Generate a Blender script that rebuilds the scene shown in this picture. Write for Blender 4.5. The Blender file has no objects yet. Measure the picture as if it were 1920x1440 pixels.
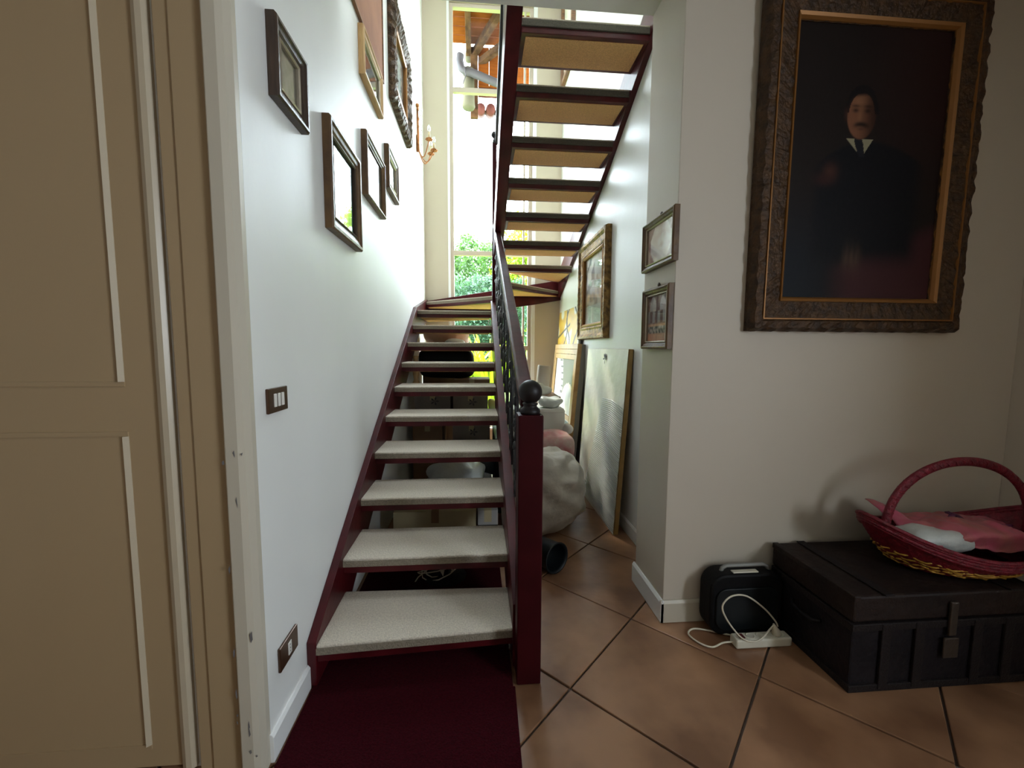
import bpy, math, random
from math import sin, cos, pi, sqrt, atan2, exp
from mathutils import Vector, Matrix, noise
random.seed(7)
S = bpy.context.scene
COL = S.collection

# ------------------------------------------------------------------ camera
def make_camera():
    f, pit, yaw, roll, h = 777.7, .0872, .0833, .0053, 1.3548
    F = Vector((sin(yaw)*cos(pit), cos(yaw)*cos(pit), -sin(pit)))
    R = Vector((cos(yaw), -sin(yaw), 0)); U = R.cross(F)
    X = R*cos(roll)+U*sin(roll); Y = -R*sin(roll)+U*cos(roll)
    M = Matrix((X, Y, -F)).transposed().to_4x4(); M.translation = (0, 0, h)
    cd = bpy.data.cameras.new('camera'); cd.sensor_width = 36; cd.lens = f/1920*36; cd.clip_start = .02
    o = bpy.data.objects.new('camera', cd); o.matrix_world = M; COL.objects.link(o); S.camera = o
make_camera()
S.view_settings.view_transform = 'Standard'; S.view_settings.look = 'None'
S.view_settings.gamma = 1; S.view_settings.use_curve_mapping = False
S.view_settings.exposure = 1.05
W = bpy.data.worlds.new('sky'); S.world = W; W.use_nodes = True
bg = W.node_tree.nodes['Background']; bg.inputs[0].default_value = (.80, .90, 1, 1); bg.inputs[1].default_value = 13.0
sd = bpy.data.lights.new('sun', 'SUN'); sd.energy = 4; sd.angle = .12; sd.color = (1, .93, .8)
so = bpy.data.objects.new('sun', sd); COL.objects.link(so)
so.rotation_euler = Vector((.35, -.75, -1)).to_track_quat('-Z', 'Y').to_euler()
def area(name, loc, direc, sx, sy, e, col, portal=False):
    d = bpy.data.lights.new(name, 'AREA'); d.shape = 'RECTANGLE'; d.size = sx; d.size_y = sy; d.energy = e; d.color = col
    o = bpy.data.objects.new(name, d); o.location = loc
    o.rotation_euler = Vector(direc).to_track_quat('-Z', 'Y').to_euler(); COL.objects.link(o)
    if portal: d.cycles.is_portal = True
    return o
area('stair_window_portal', (.2, 5.75, 2.9), (0, -1, 0), 1.15, 5.6, 1, (1, 1, 1), True)
area('added_skylight_portal', (.25, 3.5, 6.75), (0, 0, -1), .8, 1.0, 1, (1, 1, 1), True)  # samples sky light through the added roof opening
area('added_window_portal', (2.74, -1.15, 1.7), (-1, 0, 0), 1.1, 1.4, 1, (1, 1, 1), True)  # samples sky light through the added side window

# ------------------------------------------------------------------ materials
def mat(name, col, rough=.5, var=.0, vscale=6, bump=0, bscale=30, metal=0, coat=0, spec=.5, col2=None, trans=0, sheen=0, rnd=0, stretch=None, detail=4):
    m = bpy.data.materials.new(name); m.use_nodes = True
    nt = m.node_tree; p = nt.nodes['Principled BSDF']; L = nt.links.new
    p.inputs['Base Color'].default_value = (*col, 1); p.inputs['Roughness'].default_value = rough
    p.inputs['Metallic'].default_value = metal; p.inputs['Coat Weight'].default_value = coat
    p.inputs['Coat Roughness'].default_value = .06
    p.inputs['Specular IOR Level'].default_value = spec
    if trans: p.inputs['Transmission Weight'].default_value = trans
    if sheen: p.inputs['Sheen Weight'].default_value = sheen
    tc = nt.nodes.new('ShaderNodeTexCoord'); mp = nt.nodes.new('ShaderNodeMapping'); L(tc.outputs['Object'], mp.inputs[0])
    if stretch: mp.inputs['Scale'].default_value = stretch
    if var or col2:
        n = nt.nodes.new('ShaderNodeTexNoise'); n.inputs['Scale'].default_value = vscale; n.inputs['Detail'].default_value = detail
        L(mp.outputs[0], n.inputs[0])
        mx = nt.nodes.new('ShaderNodeMix'); mx.data_type = 'RGBA'
        c2 = col2 or tuple(max(0, c*(1-var)) for c in col); c1 = col if col2 else tuple(min(1, c*(1+var)) for c in col)
        mx.inputs[6].default_value = (*c1, 1); mx.inputs[7].default_value = (*c2, 1)
        rp = nt.nodes.new('ShaderNodeMapRange'); rp.inputs[1].default_value = .35; rp.inputs[2].default_value = .65
        L(n.outputs[0], rp.inputs[0]); L(rp.outputs[0], mx.inputs[0]); out = mx.outputs[2]
        if rnd:
            oi = nt.nodes.new('ShaderNodeObjectInfo'); hs = nt.nodes.new('ShaderNodeHueSaturation')
            mr = nt.nodes.new('ShaderNodeMapRange'); mr.inputs[3].default_value = 1-rnd; mr.inputs[4].default_value = 1+rnd
            L(oi.outputs['Random'], mr.inputs[0]); L(mr.outputs[0], hs.inputs['Value']); L(out, hs.inputs['Color']); out = hs.outputs[0]
        L(out, p.inputs['Base Color'])
    if bump:
        n = nt.nodes.new('ShaderNodeTexNoise'); n.inputs['Scale'].default_value = bscale; n.inputs['Detail'].default_value = 5
        L(mp.outputs[0], n.inputs[0])
        b = nt.nodes.new('ShaderNodeBump'); b.inputs['Strength'].default_value = bump; b.inputs['Distance'].default_value = .02
        L(n.outputs[0], b.inputs['Height']); L(b.outputs[0], p.inputs['Normal'])
    return m
def glass_mat(name, tint=(1, 1, 1), k=1.0):
    m = bpy.data.materials.new(name); m.use_nodes = True; nt = m.node_tree; nt.nodes.clear(); L = nt.links.new
    o = nt.nodes.new('ShaderNodeOutputMaterial'); t = nt.nodes.new('ShaderNodeBsdfTransparent'); g = nt.nodes.new('ShaderNodeBsdfGlossy')
    t.inputs[0].default_value = (*tint, 1); g.inputs['Roughness'].default_value = .02
    fr = nt.nodes.new('ShaderNodeFresnel'); fr.inputs[0].default_value = 1.5; mx = nt.nodes.new('ShaderNodeMixShader')
    mt = nt.nodes.new('ShaderNodeMath'); mt.operation = 'MULTIPLY'; mt.inputs[1].default_value = k; mt.use_clamp = True
    L(fr.outputs[0], mt.inputs[0]); L(mt.outputs[0], mx.inputs[0]); L(t.outputs[0], mx.inputs[1]); L(g.outputs[0], mx.inputs[2]); L(mx.outputs[0], o.inputs[0])
    return m
def art_mat(name, rough=.4, coat=0.):
    m = bpy.data.materials.new(name); m.use_nodes = True; nt = m.node_tree; p = nt.nodes['Principled BSDF']
    a = nt.nodes.new('ShaderNodeVertexColor'); a.layer_name = 'Col'; nt.links.new(a.outputs[0], p.inputs['Base Color'])
    p.inputs['Roughness'].default_value = rough; p.inputs['Coat Weight'].default_value = coat
    return m
def leaf_mat(name, c1, c2):
    m = mat(name, c1, .5, col2=c2, vscale=3)
    nt = m.node_tree; p = nt.nodes['Principled BSDF']; L = nt.links.new
    tr = nt.nodes.new('ShaderNodeBsdfTranslucent'); tr.inputs[0].default_value = (c1[0]*1.6, c1[1]*1.6, c1[2], 1)
    ad = nt.nodes.new('ShaderNodeMixShader'); ad.inputs[0].default_value = .35
    L(p.outputs[0], ad.inputs[1]); L(tr.outputs[0], ad.inputs[2]); L(ad.outputs[0], nt.nodes['Material Output'].inputs[0])
    return m
M = {}
M['wall'] = mat('wall_paint', (.82, .82, .79), .46, var=.03, vscale=1.2, bump=.22, bscale=3.5, stretch=(1, 1, .6))
M['wallr'] = mat('room_wall_paint', (.56, .50, .41), .6, var=.02, vscale=1, bump=.08, bscale=5)
M['ceil'] = mat('ceiling_paint', (.62, .60, .55), .7, bump=.05, bscale=6)
M['door'] = mat('door_paint', (.40, .285, .16), .42, var=.03, vscale=2, bump=.05, bscale=9, stretch=(1, 1, .2))
M['casing'] = mat('casing_paint', (.55, .50, .40), .36, var=.03, vscale=2, bump=.06, bscale=12, stretch=(1, 1, .15))
M['door_lit'] = mat('lit_door_edge', (.50, .42, .30), .35, bump=.05, bscale=9, stretch=(1, 1, .2))  # door paint lightened to stand for light catching the upright edges
M['grout'] = mat('grout', (.13, .095, .075), .8, bump=.3, bscale=60)
M['tile'] = mat('terracotta', (.34, .18, .095), .30, col2=(.17, .08, .04), vscale=3.2, bump=.2, bscale=7, rnd=.10)
M['red'] = mat('red_paint', (.058, .004, .006), .36, spec=.3, var=.25, vscale=8, bump=.05, bscale=30)
M['redbrown'] = mat('handrail_varnish', (.050, .006, .006), .3, spec=.35, var=.3, vscale=10, bump=.05, bscale=25)
M['newel'] = mat('newel_paint', (.034, .002, .0035), .5, spec=.12, var=.15, vscale=8, bump=.04, bscale=30)
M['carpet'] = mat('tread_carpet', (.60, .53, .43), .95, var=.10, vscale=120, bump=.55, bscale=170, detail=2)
M['under'] = mat('tread_underlay', (.60, .33, .13), .9, var=.14, vscale=140, bump=.35, bscale=160, detail=2)
M['runner'] = mat('runner_carpet', (.036, .0012, .004), 1, spec=.1, var=.22, vscale=130, bump=.6, bscale=180, detail=2)
M['iron'] = mat('black_iron', (.012, .011, .012), .28, metal=.3, bump=.1, bscale=60)
M['blackball'] = mat('dark_turned_wood', (.010, .007, .007), .45, spec=.3)
M['gold'] = mat('gilt', (.34, .20, .06), .42, metal=.55, col2=(.10, .055, .02), vscale=22, bump=.5, bscale=60)
M['golddark'] = mat('dull_gilt', (.085, .040, .013), .5, metal=.35, col2=(.035, .017, .007), vscale=25, bump=.6, bscale=55)
M['goldline'] = mat('gilt_line', (.27, .115, .025), .45, metal=.4)
M['darkwood'] = mat('dark_frame_wood', (.065, .035, .02), .35, col2=(.03, .017, .01), vscale=8, bump=.15, bscale=40, stretch=(6, 6, 1))
M['brownframe'] = mat('brown_frame_wood', (.15, .085, .035), .4, spec=.3, col2=(.09, .05, .027), vscale=10, bump=.15, bscale=40)
M['silver'] = mat('silvered_edge', (.5, .44, .34), .35, metal=.7, bump=.2, bscale=50)
M['pine'] = mat('pine', (.62, .40, .17), .5, col2=(.48, .28, .11), vscale=9, bump=.1, bscale=30, stretch=(1, 8, 1))
M['ply'] = mat('red_brown_board', (.36, .17, .10), .8, spec=.2, col2=(.28, .13, .08), vscale=5, stretch=(1, 7, 1), bump=.05)
M['wooddark'] = mat('mid_wood', (.25, .12, .05), .5, col2=(.13, .06, .03), vscale=10, stretch=(1, 1, 6))
M['paper'] = mat('paper_mount', (.62, .58, .50), .7)
M['glass'] = glass_mat('picture_glass', (.95, .96, .95), .6)
M['winglass'] = glass_mat('window_glass', (.97, .99, .98), .015)
M['winframe'] = mat('window_frame_paint', (.50, .42, .33), .5, bump=.05)
M['white'] = mat('white_paint', (.80, .80, .78), .45)
M['brass'] = mat('switch_plate', (.075, .035, .018), .3, metal=.4, bump=.05)
M['switch'] = mat('switch_rocker', (.75, .72, .66), .35)
M['gildedlamp'] = mat('gilded_metal', (.38, .15, .055), .35, metal=.8, bump=.3, bscale=90)
M['candle'] = mat('candle_sleeve', (.62, .48, .28), .5)
M['bulb'] = mat('bulb_glass', (.9, .9, .88), .05, trans=.7)
M['crystal'] = mat('crystal', (.9, .9, .9), .03, trans=.8)
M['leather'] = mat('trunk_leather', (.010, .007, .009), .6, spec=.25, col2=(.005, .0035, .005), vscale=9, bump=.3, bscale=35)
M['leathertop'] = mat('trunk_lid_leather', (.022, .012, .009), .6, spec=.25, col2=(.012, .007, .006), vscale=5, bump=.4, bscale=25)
M['batten'] = mat('trunk_batten', (.012, .008, .008), .6, spec=.25, bump=.3, bscale=30, stretch=(4, 4, 4))
M['lock'] = mat('trunk_lock', (.09, .07, .055), .45, metal=.7, bump=.3)
M['basket'] = mat('red_wicker', (.17, .006, .018), .45, var=.3, vscale=40, bump=.5, bscale=80)
M['basketgold'] = mat('gold_wicker', (.45, .24, .03), .35, metal=.3, var=.3, vscale=40)
M['pink'] = mat('pink_wrap', (.52, .10, .17), .35, col2=(.40, .13, .12), vscale=9, bump=.5, bscale=12, coat=.2)
M['purple'] = mat('dark_ribbon', (.08, .01, .05), .4, bump=.4, bscale=40)
M['plastic'] = mat('white_plastic_bag', (.62, .66, .64), .3, bump=.6, bscale=14, coat=.2)
M['strip'] = mat('power_strip_plastic', (.70, .66, .54), .4)
M['slot'] = mat('socket_hole', (.10, .08, .06), .5)
M['redsw'] = mat('dark_red_switch', (.10, .01, .01), .3)
M['cable'] = mat('cream_cable', (.70, .64, .50), .45)
M['black'] = mat('black_plastic', (.003, .003, .0035), .6, spec=.2, bump=.1, bscale=60)
M['blackgloss'] = mat('black_gloss', (.003, .005, .006), .45, spec=.3)
M['grey'] = mat('grey_plastic', (.25, .25, .23), .4)
M['carton'] = mat('cardboard', (.22, .13, .07), .8, var=.1, vscale=6, bump=.1)
M['cartongrey'] = mat('grey_carton', (.20, .17, .15), .8, var=.15, vscale=5, bump=.1)
M['cartonlight'] = mat('pale_carton', (.46, .38, .22), .8, var=.05)
M['cartonpale'] = mat('light_grey_carton', (.36, .35, .33), .7)
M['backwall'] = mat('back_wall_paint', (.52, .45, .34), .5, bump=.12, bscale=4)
M['edgeC'] = mat('carpet_edge_shade', (.24, .20, .145), .95, var=.15, vscale=120, bump=.4, bscale=160)  # carpet colour darkened to stand for shade on the tread edges
M['edgeD'] = mat('carpet_edge_deep_shade', (.095, .085, .065), .95, var=.15, vscale=120, bump=.4, bscale=160)  # same carpet, darker still for the backlit upper flight
M['cartonpink'] = mat('peach_paper', (.62, .36, .24), .8, bump=.5, bscale=10)
M['print'] = mat('dark_print', (.05, .045, .05), .7)
M['bubble'] = mat('quilted_plastic', (.56, .52, .45), .33, var=.10, vscale=9, bump=.6, bscale=11, coat=.15)
M['foam'] = mat('white_foam', (.80, .78, .72), .6, bump=.1, bscale=12)
M['roll'] = mat('beige_roll', (.60, .55, .47), .8, bump=.1)
M['redprint'] = mat('pink_printed_bag', (.60, .45, .40), .5, col2=(.5, .10, .12), vscale=7, bump=.3, bscale=14)
M['canvasback'] = mat('white_wrapped_board', (.80, .77, .66), .45, var=.04, vscale=6, bump=.25, bscale=9)
M['edgewood'] = mat('golden_edge', (.36, .22, .07), .45, var=.15, vscale=8, bump=.1)
M['greenbag'] = mat('yellow_green_bag', (.55, .62, .25), .4, col2=(.70, .60, .15), vscale=12, bump=.3)
M['mediumart'] = art_mat('painted_picture', .45)
M['oilart'] = art_mat('varnished_oil', .55, .0)
M['oilart'].node_tree.nodes['Principled BSDF'].inputs['Specular IOR Level'].default_value = .15
M['glass2'] = glass_mat('dull_glass', (.97, .97, .97), .2)
M['soffit'] = mat('eave_planks', (.150, .040, .0035), .8, spec=.1, col2=(.105, .026, .0025), vscale=4, stretch=(1.5, 9, 9), rnd=.12)
M['rafter'] = mat('old_rafter', (.075, .036, .014), .8, spec=.1, col2=(.030, .014, .006), vscale=12, bump=.3)
M['gutter'] = mat('grey_gutter', (.055, .048, .050), .5, spec=.2)
M['pot'] = mat('pale_pipe', (.09, .08, .05), .8, spec=.1)
M['rooftile'] = mat('roof_tile', (.09, .028, .02), .8, spec=.1, rnd=.15, var=.1)
M['grass'] = mat('lawn', (.12, .20, .03), .9, var=.3, vscale=6, bump=.4)
M['bark'] = mat('bark', (.10, .07, .05), .9, bump=.5)
M['leafA'] = leaf_mat('leaf_green', (.055, .125, .025), (.03, .075, .025))
M['leafB'] = leaf_mat('leaf_blue_green', (.05, .11, .06), (.03, .07, .045))
M['leafC'] = leaf_mat('leaf_yellow_green', (.26, .34, .012), (.16, .27, .01))

# ------------------------------------------------------------------ mesh helpers
class MB:
    def __init__(s): s.v = []; s.f = []; s.sm = []
    def add(s, vs, fs, smooth=False):
        b = len(s.v); s.v += [Vector(v) for v in vs]; s.f += [[i+b for i in f] for f in fs]; s.sm += [smooth]*len(fs); return s
    def box(s, x0, x1, y0, y1, z0, z1):
        vs = [(x, y, z) for z in (z0, z1) for y in (y0, y1) for x in (x0, x1)]
        return s.add(vs, [(0, 2, 3, 1), (4, 5, 7, 6), (0, 1, 5, 4), (2, 6, 7, 3), (0, 4, 6, 2), (1, 3, 7, 5)])
    def obox(s, c, ax, ay, az):  # oriented: centre and three half vectors
        c, ax, ay, az = map(Vector, (c, ax, ay, az))
        vs = [c+ax*i+ay*j+az*k for k in (-1, 1) for j in (-1, 1) for i in (-1, 1)]
        return s.add(vs, [(0, 2, 3, 1), (4, 5, 7, 6), (0, 1, 5, 4), (2, 6, 7, 3), (0, 4, 6, 2), (1, 3, 7, 5)])
    def beam(s, a, b, w, h, up=(0, 0, 1)):
        a, b, up = Vector(a), Vector(b), Vector(up); d = (b-a); x = d.normalized(); y = up.cross(x).normalized(); z = x.cross(y)
        return s.obox((a+b)/2, d/2, y*w/2, z*h/2)
    def prism(s, poly, axis, a0, a1):
        n = len(poly); vs = []
        ar = sum(poly[i][0]*poly[(i+1) % n][1]-poly[(i+1) % n][0]*poly[i][1] for i in range(n))
        if (ar < 0) != (axis == 1): poly = poly[::-1]
        for a in (a0, a1):
            for p, q in poly: vs.append({0: (a, p, q), 1: (p, a, q), 2: (p, q, a)}[axis])
        fs = [list(range(n))[::-1], list(range(n, 2*n))]+[(i, (i+1) % n, n+(i+1) % n, n+i) for i in range(n)]
        return s.add(vs, fs)
    def tube(s, pts, r, seg=8, closed=False, flat=1):
        pts = [Vector(p) for p in pts]; n = len(pts); rs = r if isinstance(r, (list, tuple)) else [r]*n
        vs = []; prev = None
        for i, p in enumerate(pts):
            if closed: t = pts[(i+1) % n]-pts[i-1]
            else: t = pts[min(i+1, n-1)]-pts[max(i-1, 0)]
            t.normalize()
            if prev is None:
                a = Vector((0, 0, 1)) if abs(t.z) < .9 else Vector((1, 0, 0)); u = t.cross(a).normalized()
            else:
                u = (prev-t*prev.dot(t))
                u = u.normalized() if u.length > 1e-6 else t.orthogonal().normalized()
            prev = u; w = t.cross(u)
            for k in range(seg):
                an = 2*pi*k/seg; vs.append(p+u*cos(an)*rs[i]+w*sin(an)*rs[i]*flat)
        fs = []
        for i in range(n if closed else n-1):
            j = (i+1) % n
            for k in range(seg): fs.append((i*seg+k, i*seg+(k+1) % seg, j*seg+(k+1) % seg, j*seg+k))
        if not closed: fs += [list(range(seg))[::-1], list(range((n-1)*seg, n*seg))]
        return s.add(vs, fs, True)
    def lathe(s, prof, c=(0, 0, 0), seg=20, axis=(0, 0, 1)):
        c = Vector(c); z = Vector(axis).normalized(); x = z.orthogonal().normalized(); y = z.cross(x); vs = []
        for r, h in prof:
            for k in range(seg): a = 2*pi*k/seg; vs.append(c+x*cos(a)*r+y*sin(a)*r+z*h)
        n = len(prof); fs = [(i*seg+k, i*seg+(k+1) % seg, (i+1)*seg+(k+1) % seg, (i+1)*seg+k) for i in range(n-1) for k in range(seg)]
        if prof[0][0] > 1e-5: fs.append(list(range(seg))[::-1])
        if prof[-1][0] > 1e-5: fs.append(list(range((n-1)*seg, n*seg)))
        return s.add(vs, fs, True)
    def blob(s, c, r, e=1., amp=0., freq=5., nu=24, nv=14, seed=0, flatz=None):
        c = Vector(c); vs = []
        def pw(a): return math.copysign(abs(a)**e, a)
        for j in range(nv+1):
            ph = -pi/2+pi*j/nv
            for i in range(nu):
                th = 2*pi*i/nu
                d = Vector((pw(cos(ph))*pw(cos(th)), pw(cos(ph))*pw(sin(th)), pw(sin(ph))))
                q = Vector((d.x*r[0], d.y*r[1], d.z*r[2])); k = 1+amp*noise.noise(q*freq+Vector((seed, seed*2, 0)))
                q = q*k+c
                if flatz is not None and q.z < flatz: q.z = flatz
                vs.append(q)
        fs = [(j*nu+i, j*nu+(i+1) % nu, (j+1)*nu+(i+1) % nu, (j+1)*nu+i) for j in range(nv) for i in range(nu)]
        return s.add(vs, fs, True)
    def surf(s, fn, nu, nv, smooth=True, th=0):
        vs = [fn(i/nu, j/nv) for j in range(nv+1) for i in range(nu+1)]; w = nu+1
        fs = [(j*w+i, j*w+i+1, (j+1)*w+i+1, (j+1)*w+i) for j in range(nv) for i in range(nu)]
        return s.add(vs, fs, smooth)
    def mesh(s, name, m):
        me = bpy.data.meshes.new(name); me.from_pydata([tuple(v) for v in s.v], [], s.f); me.update()
        me.polygons.foreach_set('use_smooth', s.sm)
        if m: me.materials.append(m)
        return me
OFF = {}
def tag(o, label=None, cat=None, group=None, kind=None):
    if label: o['label'] = label
    if cat: o['category'] = cat
    if group: o['group'] = group
    if kind: o['kind'] = kind
    return o
def empty(name, loc, label, cat, group=None, rot=None):
    o = bpy.data.objects.new(name, None); o.location = loc; COL.objects.link(o); OFF[o] = Vector(loc)
    o.empty_display_size = .1
    if rot is not None: o.rotation_euler = rot; OFF[o] = Vector((0, 0, 0))
    return tag(o, label, cat, group)
def obj(name, mb, m, parent=None, bevel=0, loc=None, solid=0, label=None, kind=None, seg=2):
    if parent is not None: off = OFF[parent]
    elif loc is not None: off = Vector(loc)
    else:
        xs = [v.x for v in mb.v]; ys = [v.y for v in mb.v]; zs = [v.z for v in mb.v]
        off = Vector(((min(xs)+max(xs))/2, (min(ys)+max(ys))/2, min(zs)))
    mb.v = [v-off for v in mb.v]
    o = bpy.data.objects.new(name, mb.mesh(name, M[m] if isinstance(m, str) else m)); COL.objects.link(o)
    if parent is None: o.location = off
    else: o.parent = parent
    OFF[o] = off
    if solid:
        md = o.modifiers.new('solid', 'SOLIDIFY'); md.thickness = solid; md.offset = 0
    if bevel:
        md = o.modifiers.new('bevel', 'BEVEL'); md.width = bevel; md.segments = seg; md.limit_method = 'ANGLE'; md.angle_limit = .7
    return tag(o, label=label, kind=kind)
def struct(name, mb, m, bevel=0, parent=None):
    o = obj(name, mb, m, parent, bevel)
    if parent is None: o['kind'] = 'structure'
    return o
def copy_tree(o, parent=None, mat=None):
    c = o.copy(); COL.objects.link(c); OFF[c] = OFF[o]
    if parent is not None: c.parent = parent
    for ch in list(o.children): copy_tree(ch, c)
    return c
def paint(name, w, h, nu, nv, fn, parent, m='mediumart', d=0.0, label=None):
    """flat picture: a w x h grid in the parent's local x/z plane, facing local -y, colour per vertex"""
    mb = MB(); mb.surf(lambda u, v: Vector((-w/2+u*w, -d, -h/2+v*h)), nu, nv, False)
    o = obj(name, mb, m, parent, label=label)
    ca = o.data.color_attributes.new('Col', 'FLOAT_COLOR', 'POINT'); buf = []
    for j in range(nv+1):
        for i in range(nu+1):
            c = fn(i/nu, j/nv); buf += [max(0, c[0]), max(0, c[1]), max(0, c[2]), 1]
    ca.data.foreach_set('color', buf)
    return o
def mix(a, b, t): t = max(0, min(1, t)); return tuple(x*(1-t)+y*t for x, y in zip(a, b))
def sm(a, b, x):
    t = max(0, min(1, (x-a)/(b-a))); return t*t*(3-2*t)
def nz(x, y, s=1., k=0): return noise.noise(Vector((x*s, y*s, k)))

# local frame: x right, z up, -y towards the viewer
def frame_loop(mb, w, h, prof, wav=0, nw=1):
    """prof: list of (t inwards from the outer edge, d out from the wall)"""
    cs = [(-1, -1), (1, -1), (1, 1), (-1, 1)]; n = len(prof)
    if not wav:
        vs = [(sx*(w/2-t), -d, sz*(h/2-t)) for sx, sz in cs for t, d in prof]
        fs = [(c*n+i, c*n+i+1, ((c+1) % 4)*n+i+1, ((c+1) % 4)*n+i) for c in range(4) for i in range(n-1)]
        mb.add(vs, fs)
        return mb
    ring = []
    for c in range(4):
        a, b = cs[c], cs[(c+1) % 4]; L = w if c % 2 == 0 else h; k = max(4, int(L*nw))
        for q in range(k): ring.append((a, b, q/k, L))
    vs = []
    for (a, b, u, L) in ring:
        for i, (t, d) in enumerate(prof):
            x0, z0 = a[0]*(w/2-t), a[1]*(h/2-t); x1, z1 = b[0]*(w/2-t), b[1]*(h/2-t)
            x = x0+(x1-x0)*u; z = z0+(z1-z0)*u
            q = wav*noise.noise(Vector((x*38, z*38, i*1.7))) if 0 < i < n-1 else 0
            o_ = wav*.45*sin(u*L*70) if i in (1, 2) else 0
            nx = (a[0]+b[0])/2; nzv = (a[1]+b[1])/2
            vs.append((x+nx*o_, -(d+q), z+nzv*o_))
    N = len(ring); fs = [(c*n+i, c*n+i+1, ((c+1) % N)*n+i+1, ((c+1) % N)*n+i) for c in range(N) for i in range(n-1)]
    return mb.add(vs, fs, False)
def picture(name, label, cat, wall, pos, w, h, bw, dep, fm, art=None, glass=True, mount=0, fillet=None, tilt=0, group=None, wav=0, nu=24, nv=24, hook=False, am='mediumart', prof=None, roll=0):
    rz = {'left': pi/2, 'right': -pi/2, 'front': 0}[wall]
    t = empty(name, pos, label, cat, group, rot=(Matrix.Rotation(rz, 3, 'Z') @ Matrix.Rotation(tilt, 3, 'X') @ Matrix.Rotation(roll, 3, 'Y')).to_euler())
    if prof is None: prof = [(0, 0), (0, dep*.8), (.006, dep), (bw*.3, dep), (bw*.45, dep*.8), (bw*.7, dep*.72), (bw*.85, dep*.55), (bw, dep*.5), (bw, 0)]
    obj('frame', frame_loop(MB(), w, h, prof, wav, 90), fm, t)
    iw, ih = w-2*bw, h-2*bw
    if fillet:
        b2 = bw*.2; obj('fillet', frame_loop(MB(), iw+.002, ih+.002, [(0, .004), (0, dep*.62), (b2*.5, dep*.7), (b2, dep*.55), (b2, .004)]), fillet, t)
    obj('backing', MB().box(-w/2+.004, w/2-.004, -.003, .0, -h/2+.004, h/2-.004), 'darkwood', t)
    if mount:
        obj('mount', frame_loop(MB(), iw, ih, [(0, .006), (0, .009), (mount, .009), (mount, .006)]), 'paper', t)
    if art: paint('picture', iw, ih, nu, nv, art, t, am, .006)
    if glass: obj('glass', MB().box(-iw/2, iw/2, -.0125, -.0115, -ih/2, ih/2), 'glass2' if wall == 'right' else 'glass', t)
    if hook:
        hb = MB().lathe([(.002, -.004), (.012, 0), (.012, .004), (.002, .01)], (0, -.008, h/2+.012), 12, (0, 1, 0))
        obj('hanger', hb, 'darkwood', t)
    return t

# ================================================================== STRUCTURE
YB, YE = 5.56, 5.67           # back wall inner / outer face
XL, XR = -.675, 1.10          # stairwell side walls
CZ = 3.08                     # room ceiling
# floor with individual terracotta tiles set on the diagonal
fl = MB().box(-3.0, 3.1, -3.5, YE, -.30, -.012); floor = struct('floor', fl, 'grout')
k2 = .80/2
for a in range(-9, 12):
    for b in range(-9, 12):
        s0, s1 = 1.89+.8*a+.006, 1.89+.8*(a+1)-.006; d0, d1 = 1.155+.8*b+.006, 1.155+.8*(b+1)-.006
        P = [((s-d)/2, (s+d)/2) for s, d in ((s0, d0), (s1, d0), (s1, d1), (s0, d1))]
        cx = sum(p[0] for p in P)/4; cy = sum(p[1] for p in P)/4
        inside = (-2.9 < cx < 3.0 and -3.4 < cy < 1.6) or (-.9 < cx < 1.3 and 1.3 < cy < 5.6)
        if not inside: continue
        dz = random.uniform(-.0015, .001)
        mb = MB().prism(P, 2, -.0125, -.001+dz)
        t = obj('tile', mb, 'tile', floor, bevel=.003, seg=2)
# walls
mb = MB().box(XL-.25, XL, 1.31, YE, 0, 6.6); struct('wall_left', mb, 'wall')
mb = MB().box(XR, XR+.25, 2.25, YE, 0, 6.6); struct('wall_right', mb, 'wall')
mb = MB().prism([(.915, 1.89), (2.72, 1.89), (2.72, 2.1), (XR+.25, 2.1), (XR+.25, 2.25), (.915, 2.25)], 2, 0, CZ); struct('wall_front', mb, 'wallr', .003)
# back wall around the tall window opening
wx0, wx1, wz0, wz1 = -.345, .715, .30, 5.62
mb = MB().box(XL, wx0, YB, YE, 0, 6.6).box(wx1, XR, YB, YE, 0, 6.6).box(wx0, wx1, YB, YE, 0, wz0).box(wx0, wx1, YB, YE, wz1, 6.6)
struct('wall_back', mb, 'backwall')
mb = MB().box(XL-.25, XR+.25, 1.9, 3.0, 6.6, 6.8).box(XL-.25, XR+.25, 4.0, YE, 6.6, 6.8).box(XL-.25, -.15, 3.0, 4.0, 6.6, 6.8).box(.65, XR+.25, 3.0, 4.0, 6.6, 6.8).box(XL-.25, XR+.25, 1.9, 2.05, 3.5, 6.6); struct('wall_upper', mb, 'ceil')  # roof left open for the added skylight
# room walls behind and beside the camera
mb = MB().box(2.72, 2.95, .0, 2.1, 0, CZ).box(2.72, 2.95, -3.3, -1.7, 0, CZ).box(2.72, 2.95, -1.7, 0, 0, 1.0).box(2.72, 2.95, -1.7, 0, 2.4, CZ).box(2.72, 2.95, -.6, 0, 1.0, 2.4); struct('wall_room_right', mb, 'wallr')  # opening left for the added side window
mb = MB().box(-2.9, 2.95, -3.3, -3.1, 0, CZ); struct('wall_rear', mb, 'wallr')
mb = MB().box(-2.9, -2.7, -3.3, 1.5, 0, CZ); struct('wall_room_left', mb, 'wallr')
mb = MB().box(-2.7, -1.90, 1.29, 1.55, 0, CZ).box(-1.90, XL-.25, 1.45, 1.55, 0, CZ).box(-1.90, XL, 1.29, 1.45, 2.95, CZ); struct('wall_door_side', mb, 'wallr')
mb = MB().box(-2.9, 2.95, -3.3, 2.25, CZ, 3.5); struct('ceiling', mb, 'ceil')
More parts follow.
